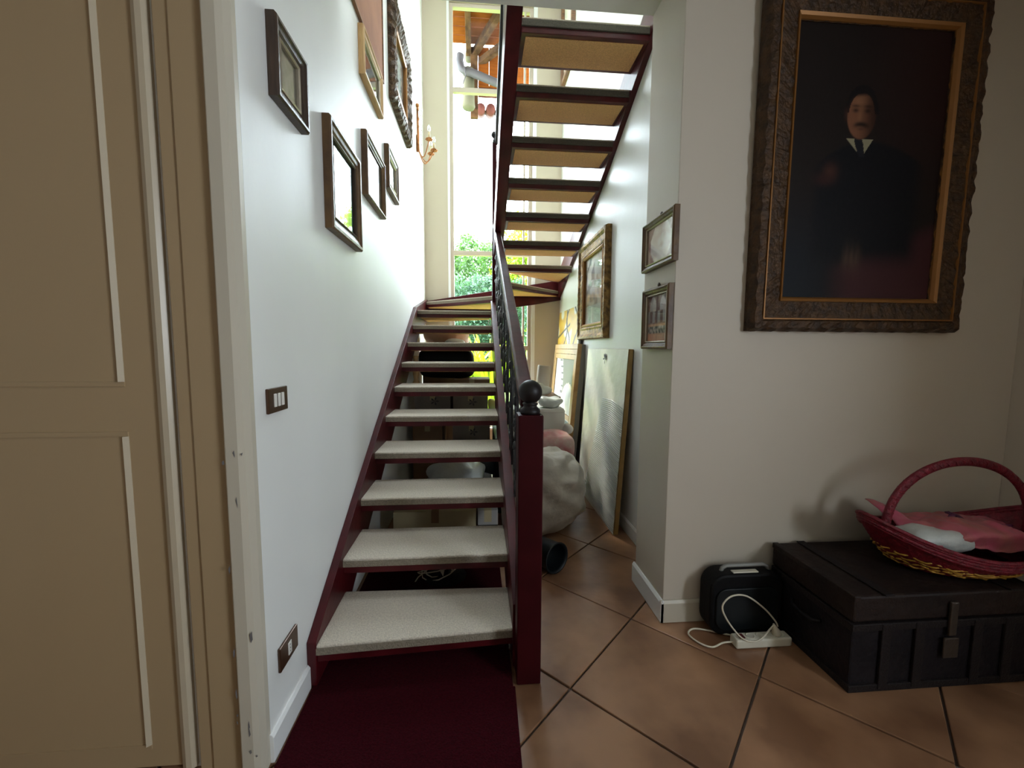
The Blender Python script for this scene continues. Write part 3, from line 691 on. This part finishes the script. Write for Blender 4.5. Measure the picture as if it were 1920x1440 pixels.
# yellow unframed painting behind it
def yellowart(u, v):
    c = mix((.78, .50, .05), (.62, .36, .03), .5+nz(u, v*1.5, 5, 3))
    c = mix(c, (.80, .78, .70), sm(.1, .35, nz(u*1.5+3, v, 3.2, 5)+.1*v))
    br = min(abs(u-.35-.25*(v-.3)+.05*sin(v*9)), abs(u-.62+.3*(v-.2)+.04*sin(v*11)), abs(u-.85+.1*sin(v*7)), abs(v-.55-.4*(u-.2)) if u < .6 else 9)
    if br < .022: c = (.05, .035, .02)
    return c
yp = empty('canvas_painting', (XR-.055, 4.86, 1.20), 'unframed yellow and white painting with dark branches standing behind the pine frame', 'painting', rot=(0, math.atan2(.03, .6), 0))
obj('stretcher', MB().box(0.001, .022, -.56, .56, 0, .61), 'foam', yp)
ob = MB(); ob.surf(lambda u, v: Vector((0, .56-u*1.12, v*.61)), 80, 50, False); o = obj('canvas', ob, 'mediumart', yp)
ca = o.data.color_attributes.new('Col', 'FLOAT_COLOR', 'POINT'); buf = []
for j in range(51):
    for i in range(81): buf += [*yellowart(i/80, j/50), 1]
ca.data.foreach_set('color', buf)

# ================================================================== CLUTTER BESIDE AND UNDER THE STAIRS
def quilt():
    mb = MB(); c = Vector((.50, 3.0, .30)); nu, nv = 72, 44; vs = []
    for j in range(nv+1):
        ph = -pi/2+pi*j/nv
        for i in range(nu):
            th = 2*pi*i/nu
            e = .75; pw = lambda a: math.copysign(abs(a)**e, a)
            d = Vector((pw(cos(ph))*pw(cos(th)), pw(cos(ph))*pw(sin(th)), pw(sin(ph))))
            q = Vector((d.x*.29, d.y*.27, d.z*.30))
            s = q.z+.18*sin(th)
            cr = -.022*exp(-((q.z*.8+q.x*.9)/.035)**2)         # seam running down the middle
            cr += .016*abs(sin(q.z*21+q.x*14)) + .022*noise.noise(q*11) - .05*abs(noise.noise(q*8+Vector((4, 1, 2))))
            q = q*(1+cr*3)+c
            q.x += -.10*((q.z-.3)/.3)**2*(1 if q.z < .3 else .2)
            if q.z < .0: q.z = 0
            vs.append(q)
    fs = [(j*nu+i, j*nu+(i+1) % nu, (j+1)*nu+(i+1) % nu, (j+1)*nu+i) for j in range(nv) for i in range(nu)]
    mb.add(vs, fs, True); return mb
tag(obj('wrapped_duvet', quilt(), 'bubble'), 'big puffy whitish plastic-wrapped duvet standing right behind the newel post', 'duvet')
# black bucket lying on its side
bk = MB().lathe([(.075, -.20), (.078, -.19), (.088, -.02), (.094, -.005), (.094, .0), (.086, .0), (.080, -.02), (.070, -.17), (.001, -.175)], (.475, 2.36, .096), 28, Vector((.55, -.80, .02)))
tag(obj('bucket', bk, 'blackgloss'), 'small black bucket lying on its side on the tiles beside the newel post', 'bucket')
tag(obj('gift_bag', MB().blob((.62, 3.42, .52), (.20, .14, .13), .6, .25, 7, seed=3), 'redprint'), 'crumpled pink and red printed bag on top of the wrapped duvet', 'bag')
bxs = empty('carton_stand', (.55, 3.75, 0), 'grey cardboard box standing on the floor behind the wrapped duvet', 'box')
obj('box', MB().box(.30, .82, 3.60, 4.1, 0, .54), 'cartongrey', bxs, .004)
obj('tape', MB().box(.54, .58, 3.5985, 4.1015, .1, .5415), 'cartonlight', bxs)
fb = empty('white_box', (.55, 3.75, .54), 'white box with loose white paper on it behind the ball-topped newel', 'box')
obj('box', MB().box(.28, .78, 3.62, 4.05, .54, .80), 'foam', fb, .006)
obj('lid', MB().box(.27, .77, 3.61, 4.06, .78, .815), 'foam', fb, .006)
tag(obj('crumpled_paper', MB().blob((.80, 3.58, .64), (.045, .035, .05), 1, .5, 20, nu=14, nv=10, seed=5), 'foam'), 'small crumpled white paper wad at the side of the white box', 'paper')
tag(obj('crumpled_paper', MB().blob((.66, 3.72, .865), (.11, .09, .05), .8, .45, 14, seed=8, flatz=.816), 'plastic'), 'crumpled white plastic sheet lying on top of the white box', 'paper')
wb = MB().surf(lambda u, v: Vector((.44+.30*u+.06*v, 4.25+.2*v, .84+.16*v+.05*noise.noise(Vector((u*5, v*5, 1)))-.18*u*(1-v))), 14, 10)
tag(obj('shopping_bag', MB().blob((.62, 4.34, .91), (.13, .10, .065), .8, .5, 14, seed=11), 'plastic'), 'glossy white crumpled bag between the white box and the beige roll', 'bag')
tag(obj('small_table', MB().box(.42, .86, 4.2, 4.75, .82, .85).box(.44, .47, 4.22, 4.25, 0, .82).box(.81, .84, 4.22, 4.25, 0, .82).box(.44, .47, 4.70, 4.73, 0, .82).box(.81, .84, 4.70, 4.73, 0, .82), 'wooddark', None, .003), 'small wooden table carrying the beige roll and white bag below the upper stairs', 'table')
rl = empty('paper_roll', (.74, 4.58, .85), 'thick beige roll standing tilted below the upper stairs', 'roll')
obj('roll', MB().lathe([(.07, 0), (.075, .005), (.075, .29), (.07, .30)], (.72, 4.6, .86), 24, (.10, .02, 1)), 'roll', rl)
obj('core', MB().lathe([(.02, .301), (.02, .303)], (.72, 4.6, .86), 12, (.10, .02, 1)), 'cartonlight', rl)
# cartons under the lower flight
def carton(x0, x1, y0, y1, z0, z1, m, label, logo=False, name='carton'):
    t = empty(name, ((x0+x1)/2, (y0+y1)/2, z0), label, 'box', 'cartons stacked under the lower flight')
    obj('box', MB().box(x0, x1, y0, y1, z0, z1), m, t, .003)
    obj('tape', MB().box((x0+x1)/2-.025, (x0+x1)/2+.025, y0-.001, y1, z1-.08, z1+.001), 'cartonlight' if m != 'cartonlight' else 'carton', t)
    if logo:
        cx, cz = (x0+x1)/2+.02, z1-.09; lg = MB()
        for q in range(5):
            a = q*1.257; lg.add([(cx, y0-.0015, cz), (cx+.028*cos(a-.35), y0-.0015, cz+.028*sin(a-.35)), (cx+.045*cos(a), y0-.0015, cz+.045*sin(a)), (cx+.028*cos(a+.35), y0-.0015, cz+.028*sin(a+.35))], [(0, 1, 2, 3)])
        obj('printed_mark', lg, 'print', t)
    return t
carton(-.60, -.26, 4.0, 4.5, .63, .93, 'cartongrey', 'grey-brown carton with a printed mark, seen left below the sixth tread', True)
carton(-.235, .10, 4.0, 4.5, .63, .92, 'cartongrey', 'grey-brown carton with a printed mark, seen right below the sixth tread', True)
carton(-.62, -.34, 3.98, 4.5, .0, .63, 'carton', 'brown carton at the bottom left of the stack under the stairs')
carton(-.24, .12, 3.98, 4.5, .0, .63, 'cartongrey', 'dark grey carton at the bottom right of the stack under the stairs', True)
carton(-.23, .12, 4.05, 4.4, .921, 1.045, 'carton', 'low brown carton with white edge, lying on the right upper carton')
carton(-.56, -.01, 2.72, 3.05, 0, .262, 'cartonlight', 'long pale yellowish carton on the floor below the third tread')
tag(obj('dark_block', MB().box(-.0, .135, 2.70, 3.0, 0, .165), 'black', None, .003), 'added black block on the floor under the small white carton', 'box')  # added so the space below the carton stays dark
t = carton(.0, .135, 2.70, 2.95, .166, .268, 'cartonpale', 'small white carton with grey print right of the long pale carton')
e_ = obj('printed_mark', frame_loop(MB(), .10, .06, [(0, .0), (0, .001), (.006, .001), (.006, 0)]), 'print', t)
for v in e_.data.vertices: v.co += Vector((.0, -.1265, .08))
tag(obj('mailing_tube', MB().lathe([(.028, 0), (.028, .42)], (-.59, 4.12, .959), 14, (1, 0, 0)), 'roll'), 'short pale mailing tube lying on the left upper carton', 'tube')
sc_ = empty('suitcase', (-.3, 4.3, .99), 'black soft suitcase lying flat on the cartons under the stairs', 'suitcase')
obj('shell', MB().blob((-.31, 4.35, 1.195), (.28, .22, .15), .42, .04, 4, nu=36, nv=20), 'black', sc_)
obj('handle', MB().tube([(-.40, 4.13, 1.17), (-.38, 4.10, 1.17), (-.25, 4.10, 1.17), (-.23, 4.13, 1.17)], .010, 8), 'black', sc_)
tag(obj('paper_bag', MB().blob((-.36, 5.02, 1.46), (.25, .15, .11), .7, .35, 8, seed=21), 'cartonpink'), 'crumpled peach wrapping paper piled above the suitcase', 'paper')
tag(obj('paper_bag', MB().blob((-.25, 4.78, 1.38), (.10, .12, .06), .8, .45, 9, seed=31), 'foam'), 'crumpled cream paper beside the peach wrapping paper', 'paper')
shl = MB().box(-.60, -.16, 4.62, 5.2, 0, 1.32)
tag(obj('packing_crate', shl, 'carton', None, .004), 'tall cardboard crate against the back of the space under the stairs', 'box')
tag(obj('wooden_post', MB().lathe([(.03, 0), (.034, .02), (.02, .05), (.03, .1), (.034, .2), (.02, .24), (.03, .28)], (-.60, 4.12, .99), 14), 'pine'), 'short turned light wood leg standing left of the suitcase', 'wood')
tag(obj('small_bag', MB().blob((.14, 3.85, .78), (.045, .03, .10), .6, .25, 12, nu=16, nv=12, seed=4), 'greenbag'), 'small yellow-green plastic bag hanging at the stringer below the sixth tread', 'bag')
tag(obj('plastic_bag', MB().blob((-.17, 3.25, .36), (.22, .15, .085), .8, .4, 9, seed=14, flatz=.262), 'plastic'), 'thin clear-white plastic bag bunched up below the fourth tread', 'bag')
tag(obj('storage_box', MB().box(-.42, .12, 3.10, 3.6, 0, .262), 'cartongrey', None, .004), 'dark storage box on the floor behind the long pale carton', 'box')
tag(obj('blue_bag', MB().blob((.09, 3.45, .40), (.07, .09, .11), .7, .3, 9, seed=44), mat('dark_blue_bag', (.03, .045, .06), .4)), 'dark blue bag squeezed beside the white plastic bag under the stairs', 'bag')
tag(obj('dark_backdrop', MB().box(.14, .30, 3.3, 3.9, 0, .62), 'black', None, .004), 'added black backdrop block on the floor behind the stair stringer and wrapped duvet', 'box')  # backdrop added to block bright light beside the stringer
sp = empty('spool', (-.22, 2.35, 0), 'tangled pale cable with a beige plug on the floor below the second tread', 'cable')
obj('plug', MB().obox((-.20, 2.35, .10), (.012, 0, .06), (0, .014, 0), (-.05*.2, 0, .02)).obox((-.155, 2.35, .12), (.020, 0, -.05), (0, .012, 0), (.018, 0, .012)), 'cable', sp, .004)
cb = MB()
for q in range(3):
    P = [(-.20+.10*cos(a*.5+q)*(1+.3*q), 2.36+.05*sin(a*.7), .08+.07*sin(a*.5+q*1.7)) for a in range(0, 16)]
    cb.tube(P, .0035, 6)
obj('cable', cb, 'cable', sp)
obj('base', MB().lathe([(.12, 0), (.12, .015), (.02, .02), (.02, .06)], (-.19, 2.37, 0), 20), 'black', sp)

# ================================================================== TRUNK, BASKET, SPEAKER, POWER STRIP
tr = empty('storage_chest', (1.865, 1.645, 0), 'low dark leather trunk with battens standing against the front wall', 'trunk')
X0, X1, Y0, Y1, ZT = 1.462, 2.268, 1.42, 1.865, .398
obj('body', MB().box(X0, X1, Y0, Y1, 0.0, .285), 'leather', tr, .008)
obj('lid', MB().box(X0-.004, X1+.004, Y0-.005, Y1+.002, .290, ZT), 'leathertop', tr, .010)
for x in (1.60, 1.745, 2.00, 2.14):
    obj('batten', MB().box(x-.020, x+.020, Y0-.012, Y0-.0, .01, .283), 'batten', tr, .003)
for x in (1.60, 2.14):
    obj('lid_batten', MB().box(x-.020, x+.020, Y0-.013, Y1, ZT-.0, ZT+.007), 'batten', tr, .003)
for (a, b) in ((0, .03), (.255, .285)): obj('rim_batten', MB().box(X0-.006, X1+.006, Y0-.009, Y1, a, b), 'batten', tr, .003)
obj('edge_binding', MB().box(X0-.008, X0+.02, Y0-.009, Y1, ZT-.022, ZT+.004), 'leathertop', tr, .004)
hs = obj('hasp', MB().box(1.860, 1.892, Y0-.020, Y0-.008, .225, .365), 'lock', tr, .004)
obj('lock_plate', MB().box(1.845, 1.91, Y0-.018, Y0-.009, .13, .215), 'lock', hs, .004)
obj('side_handle', MB().tube([(X0-.004, 1.56, .20), (X0-.022, 1.58, .19), (X0-.024, 1.64, .185), (X0-.022, 1.70, .19), (X0-.004, 1.72, .20)], .008, 8), 'leather', tr)
# basket
def basket():
    cx, cy, zb = 2.13, 1.625, .408
    t = empty('wicker_basket', (cx, cy, zb), 'red wicker basket with gold trim and arched handle on the trunk', 'basket')
    A, B = .435, .225
    def rim(th, k=1.0, lift=0):
        c, s = cos(th), sin(th)
        tipx = abs(c)**2.2
        return Vector((cx+A*k*c, cy+B*k*s*(1-.25*tipx), zb+lift+.095+.125*tipx))
    def wall(u, v):
        th = 2*pi*u; top = rim(th); bot = Vector((cx+.26*cos(th), cy+.145*sin(th), zb+.004))
        p_ = bot.lerp(top, v); p_.z = bot.z+(top.z-bot.z)*(v**1.35)
        out = Vector((cos(th), sin(th), 0))*(.004*sin(u*2*pi*46+(int(v*14) % 2)*pi))
        return p_+out
    mb = MB(); mb.surf(wall, 184, 14); obj('woven_side', mb, 'basket', t, solid=.008)
    bt_ = MB().lathe([(.02, 0), (1, 0), (1, .006), (.02, .006)], (0, 0, 0), 32); bt_.v = [Vector((cx+v.x*.262, cy+v.y*.147, zb+v.z)) for v in bt_.v]
    obj('bottom', bt_, 'basket', t)
    for r_, k in ((0, 1.0), (.012, 1.015), (-.012, 1.0), (-.024, .985)):
        mb = MB().tube([rim(2*pi*i/64, k, r_) for i in range(64)], .0085, 6, closed=True); obj('rim_cane', mb, 'basket', t)
    for q, vv in enumerate((.16, .27, .38, .48)):
        P = []
        for i in range(140):
            th = 2*pi*i/140; p_ = wall(i/140, vv); P.append(p_+Vector((cos(th), sin(th), 0))*(.006+.005*sin(i*.9+q*2))+Vector((0, 0, .004*sin(i*.9+1+q))))
        obj('gold_cane', MB().tube(P, .0045, 5, closed=True), 'basketgold', t)
    P = []; n = 40
    for i in range(n+1):
        a = pi*i/n; P.append((cx+.02-.355*cos(a)*(1), cy+.005, zb+.14+.315*sin(a)**.85))
    P2 = [(cx-.325, cy+.005, zb+.07)]+P[1:-1]+[(cx+.365, cy+.005, zb+.07)]
    obj('handle', MB().tube(P2, .0135, 8, flat=1.5), 'basket', t)
    hb = []
    for i in range(160):
        q = i/159*(n-2)+1; j = int(q); f_ = q-j; a0 = Vector(P[j]); a1 = Vector(P[min(j+1, n)]); c_ = a0.lerp(a1, f_); an = i*1.1
        hb.append(c_+Vector((0, .017*cos(an), .0))+ (Vector((c_.x-cx, 0, c_.z-zb-.1)).normalized()*.014*sin(an)))
    obj('handle_wrap', MB().tube(hb, .003, 5), 'basket', t)
basket()
def cloth(u, v):
    x = 1.86+.66*u; y = 1.425+.370*v
    z = .520+.03*sm(.25, 0, v)+.085*sin(pi*min(1, max(0, u*.9+.1)))*sin(pi*(.15+.7*v))+.10*sm(.25, 0, u)*sm(.3, 1, v)+.025*noise.noise(Vector((x*8, y*8, 1)))+.012*noise.noise(Vector((x*22, y*22, 4)))
    e = 1-sm(0, .22, v); z -= .07*e+.06*sm(.8, 1, u); y += .085*e
    return Vector((x, y, z))
tag(obj('wrapping_sheet', MB().surf(cloth, 60, 34), 'pink', solid=.003), 'shiny pink wrapping sheet heaped inside the red basket', 'wrapping')
tag(obj('plastic_bag', MB().blob((1.95, 1.575, .545), (.15, .085, .050), .8, .35, 12, seed=2), 'plastic'), 'white plastic bag tucked in the front left of the red basket', 'bag')
rb = MB()
for q in range(4):
    P = [(2.10+.035*i+.01*q, 1.62+.03*sin(i*.8+q), .612-.007*i+.014*sin(i*1.3+q)) for i in range(9)]; rb.tube(P, .011, 6, flat=.5)
tag(obj('ribbon', rb, 'purple'), 'dark purple ribbon lying across the pink sheet in the basket', 'ribbon')
# speaker
sk = empty('portable_speaker', (1.25, 1.81, 0), 'black rounded portable radio on the floor between the wall corner and the trunk', 'speaker')
def rrect(x0, x1, z0, z1, r, n=8):
    P = []
    for cx, cz, a0 in ((x1-r, z0+r, -pi/2), (x1-r, z1-r, 0), (x0+r, z1-r, pi/2), (x0+r, z0+r, pi)):
        for i in range(n+1): a = a0+pi/2*i/n; P.append((cx+r*cos(a), cz+r*sin(a)))
    return P
obj('body', MB().prism(rrect(1.088, 1.45, .0, .300, .075), 1, 1.765, 1.868), 'black', sk, .012)
obj('grille', MB().prism(rrect(1.112, 1.42, .03, .235, .055), 1, 1.757, 1.766), 'blackgloss', sk, .004)
obj('handle', MB().tube([(1.155, 1.81, .285), (1.165, 1.81, .312), (1.185, 1.81, .322), (1.37, 1.81, .322), (1.39, 1.81, .312), (1.40, 1.81, .285)], .009, 8), 'grey', sk)
obj('display', MB().box(1.20, 1.325, 1.775, 1.800, .300, .306), 'strip', sk, .002)
# power strip
ps = empty('power_strip', (1.30, 1.70, 0), 'white multi-socket power strip with looping cable in front of the radio', 'power strip')
obj('case', MB().box(1.165, 1.432, 1.672, 1.728, 0, .042), 'strip', ps, .008, seg=3)
obj('switch', MB().box(1.188, 1.214, 1.685, 1.715, .041, .046), 'redsw', ps, .002)
for i in range(4):
    so_ = obj('socket', MB().lathe([(.019, .0), (.019, .0425), (.016, .0425), (.015, .038), (.001, .038)], (1.245+i*.049, 1.70, .0015), 18), 'strip', ps)
    obj('socket_hole', MB().lathe([(.0032, .0405), (.0032, .0412)], (1.238+i*.049, 1.70, 0), 8).lathe([(.0032, .0405), (.0032, .0412)], (1.252+i*.049, 1.70, 0), 8), 'slot', so_)
def spline(pts, n=10):
    pts = [Vector(p) for p in pts]; out = []
    for i in range(len(pts)-1):
        p0 = pts[max(i-1, 0)]; p1 = pts[i]; p2 = pts[i+1]; p3 = pts[min(i+2, len(pts)-1)]
        for k in range(n):
            t = k/n; out.append(.5*((2*p1)+(p2-p0)*t+(2*p0-5*p1+4*p2-p3)*t*t+(3*p1-p0-3*p2+p3)*t**3))
    return out+[pts[-1]]
obj('flex', MB().tube(spline([(1.17, 1.70, .018), (1.12, 1.705, .012), (1.06, 1.69, .006), (1.015, 1.72, .006), (.995, 1.78, .006), (1.035, 1.815, .006), (1.10, 1.80, .006), (1.20, 1.755, .007), (1.30, 1.745, .006), (1.36, 1.750, .006)]), .0042, 7), 'cable', ps)
cbw = empty('charger_cable', (1.33, 1.72, .04), 'cream cable with plug arching up from the power strip in front of the radio', 'cable')
obj('lead', MB().tube(spline([(1.355, 1.70, .085), (1.33, 1.695, .065), (1.27, 1.672, .040), (1.21, 1.668, .044), (1.175, 1.69, .065), (1.13, 1.71, .13), (1.115, 1.715, .185), (1.16, 1.72, .225), (1.24, 1.73, .215), (1.33, 1.735, .15), (1.39, 1.735, .085), (1.405, 1.735, .055)]), .0040, 7), 'cable', cbw)
obj('plug', MB().lathe([(.019, 0), (.020, .012), (.013, .03), (.007, .045), (.004, .055)], (1.375, 1.70, .043), 14, (-.35, 0, 1)), 'cable', cbw)

# ================================================================== OUTSIDE
tag(obj('lawn', MB().box(-120, 120, YE+.0, 200, -.35, -.02), 'grass'), kind='structure')
def eave():
    t = empty('roof_eave', (0, 5.9, 5.8), 'orange-stained plank roof eave with rafters outside the top of the tall window', 'roof')
    n = 8
    for i in range(n):   # planks run left-right
        y0 = YE+.02+i*.135; zf = lambda y: 6.14-.20*(y-5.86)
        obj('plank', MB().obox((.7, y0+.064, zf(y0+.064)), (1.9, 0, 0), (0, .0625, -.0138), (0, .003, .011)), 'soffit', t, .003)
    obj('rafter', MB().beam((-.125, YE+.02, 6.08), (-.125, 6.82, 5.86), .08, .12), 'rafter', t, .006)
    obj('rafter', MB().beam((.62, YE+.02, 6.16), (-.05, 6.82, 5.84), .09, .10), 'rafter', t, .006)
    obj('rafter', MB().beam((1.1, 6.0, 6.02), (.05, 6.80, 5.72), .09, .09), 'rafter', t, .006)
    obj('rafter_end', MB().blob((-.125, 6.86, 5.83), (.06, .06, .08), .7, nu=12, nv=8), 'pot', t)
    for i in range(6): obj('board', MB().box(.02+i*.17, .188+i*.17, 6.78, 6.81, 5.36, 5.93), 'soffit', t, .003)
    obj('post', MB().box(-.10, .018, 6.76, 6.84, 4.9, 5.92), 'rafter', t, .006)
    obj('fascia', MB().box(.02, 1.6, 6.82, 6.86, 5.24, 5.40), 'rooftile', t, .004)
    for i in range(9): obj('roof_tile', MB().lathe([(.075, 0), (.085, .5)], (.06+i*.16, 7.0, 5.16), 12, (0, .9, .35)), 'rooftile', t)
eave()
gt = empty('gutter_pipe', (0, 6.5, 5.5), 'grey elbowed drainpipe running under the orange eave', 'pipe')
obj('pipe', MB().tube(spline([(-.24, 6.5, 5.62), (-.25, 6.5, 5.50), (-.20, 6.5, 5.41), (-.05, 6.5, 5.37), (.25, 6.5, 5.27), (.9, 6.5, 5.05)]), .055, 14), 'gutter', gt)
obj('bracket', MB().tube([(-.20, 6.43, 5.50), (-.16, 6.43, 5.30), (-.20, 6.43, 5.18)], .008, 6), 'gutter', gt)
pp = empty('down_pipe', (-.13, 6.6, 4.9), 'pale vertical pipe stub hanging below the grey drainpipe', 'pipe')
obj('pipe', MB().lathe([(.085, 0), (.10, .03), (.09, .10), (.085, .55)], (-.125, 6.6, 4.93), 18), 'pot', pp)

def leaves(c, r, n, size, clusters=40, up=0., seed=1):
    rnd = random.Random(seed); mb = MB(); cs = []
    for k in range(clusters):
        while 1:
            d = Vector((rnd.uniform(-1, 1), rnd.uniform(-1, 1), rnd.uniform(-1, 1)))
            if .35 < d.length < 1: break
        cs.append((Vector((c[0]+d.x*r[0], c[1]+d.y*r[1], c[2]+d.z*r[2])), rnd.uniform(.18, .34)))
    vs = []; fs = []
    mr = (r[0]+r[1]+r[2])/3
    for i in range(n):
        cc, cr = cs[i % clusters]; d = Vector((rnd.gauss(0, 1), rnd.gauss(0, 1), rnd.gauss(0, 1))).normalized()*cr*mr*rnd.uniform(.6, 1.1)
        p = cc+d; a = Vector((rnd.gauss(0, 1), rnd.gauss(0, 1), rnd.gauss(0, 1)+up)).normalized(); b = a.orthogonal().normalized()
        b = Matrix.Rotation(rnd.uniform(0, 6.3), 3, a) @ b; s_ = size*rnd.uniform(.6, 1.3); q = len(vs)
        vs += [p, p+a*s_*.5+b*s_*.28, p+a*s_, p+a*s_*.5-b*s_*.28]; fs.append((q, q+1, q+2, q+3))
    mb.add(vs, fs); return mb
def tree(label, x, y, zc, r, n, size, m, seed, cl=40, name='garden_tree', cat='tree'):
    t = empty(name, (x, y, -.02), label, cat)
    tk = MB().tube([(x, y, -.02), (x+.05*r[0], y, zc*.5), (x, y, zc)], [.05+.03*r[0], .04+.02*r[0], .02], 8)
    for q in range(5): tk.tube([(x, y, zc*.7), (x+r[0]*.6*cos(q*1.3), y+r[1]*.5*sin(q*1.3), zc+r[2]*.3*sin(q))], [.03, .01], 6)
    obj('trunk', tk, 'bark', t)
    o = obj('foliage', leaves((x, y, zc), r, n, size, cl, seed=seed), m, t, kind='stuff')
    return t
tree('broad leafy green tree filling the left pane of the tall window', -.55, 13.5, 3.35, (1.7, 1.3, 1.75), 26000, .11, 'leafA', 3, 60)
tree('brighter loose-leaved tree seen between the upper stair treads', 1.75, 12.5, 3.4, (1.3, 1.2, 1.75), 16000, .11, 'leafC', 5, 44)
tree('blue-green tree low behind the middle of the window', .3, 11.2, 2.1, (1.7, .9, 1.15), 22000, .09, 'leafB', 9, 50)
tree('thin blue-green conifer top at the left edge of the window', -1.05, 12.0, 4.0, (.28, .28, 1.1), 2500, .08, 'leafB', 12, 14)
def fern(label, x, y, nf, L, seed):
    rnd = random.Random(seed); t = empty('garden_shrub', (x, y, -.02), label, 'shrub')
    mb = MB()
    for k in range(nf):
        a = rnd.uniform(0, 2*pi); ln_ = L*rnd.uniform(.7, 1.1); w = rnd.uniform(.03, .055); bend = rnd.uniform(.25, .6)
        d = Vector((cos(a), sin(a), 0)); sd_ = Vector((-sin(a), cos(a), 0)); vs = []
        for i in range(7):
            q = i/6; p = Vector((x, y, 0))+d*ln_*bend*q**1.6+Vector((0, 0, ln_*(q-.35*bend*q*q))); ww = w*sin(pi*min(.97, .12+q*.88))
            vs += [p-sd_*ww, p+sd_*ww]
        mb.add(vs, [(2*i, 2*i+1, 2*i+3, 2*i+2) for i in range(6)], True)
    obj('leaf_blades', mb, 'leafC', t, kind='stuff')
fern('sunlit yellow-green strappy shrub low outside, left of three', -.35, 8.0, 170, 1.55, 3)
fern('sunlit yellow-green strappy shrub low outside, middle of three', .25, 7.7, 170, 1.65, 4)
fern('sunlit yellow-green strappy shrub low outside, right of three', .95, 8.2, 170, 1.6, 5)
tree('dark hedge closing the garden far behind the shrubs', .2, 16.5, 1.5, (7, .8, 1.7), 26000, .22, 'leafA', 31, 120, 'hedge', 'hedge')
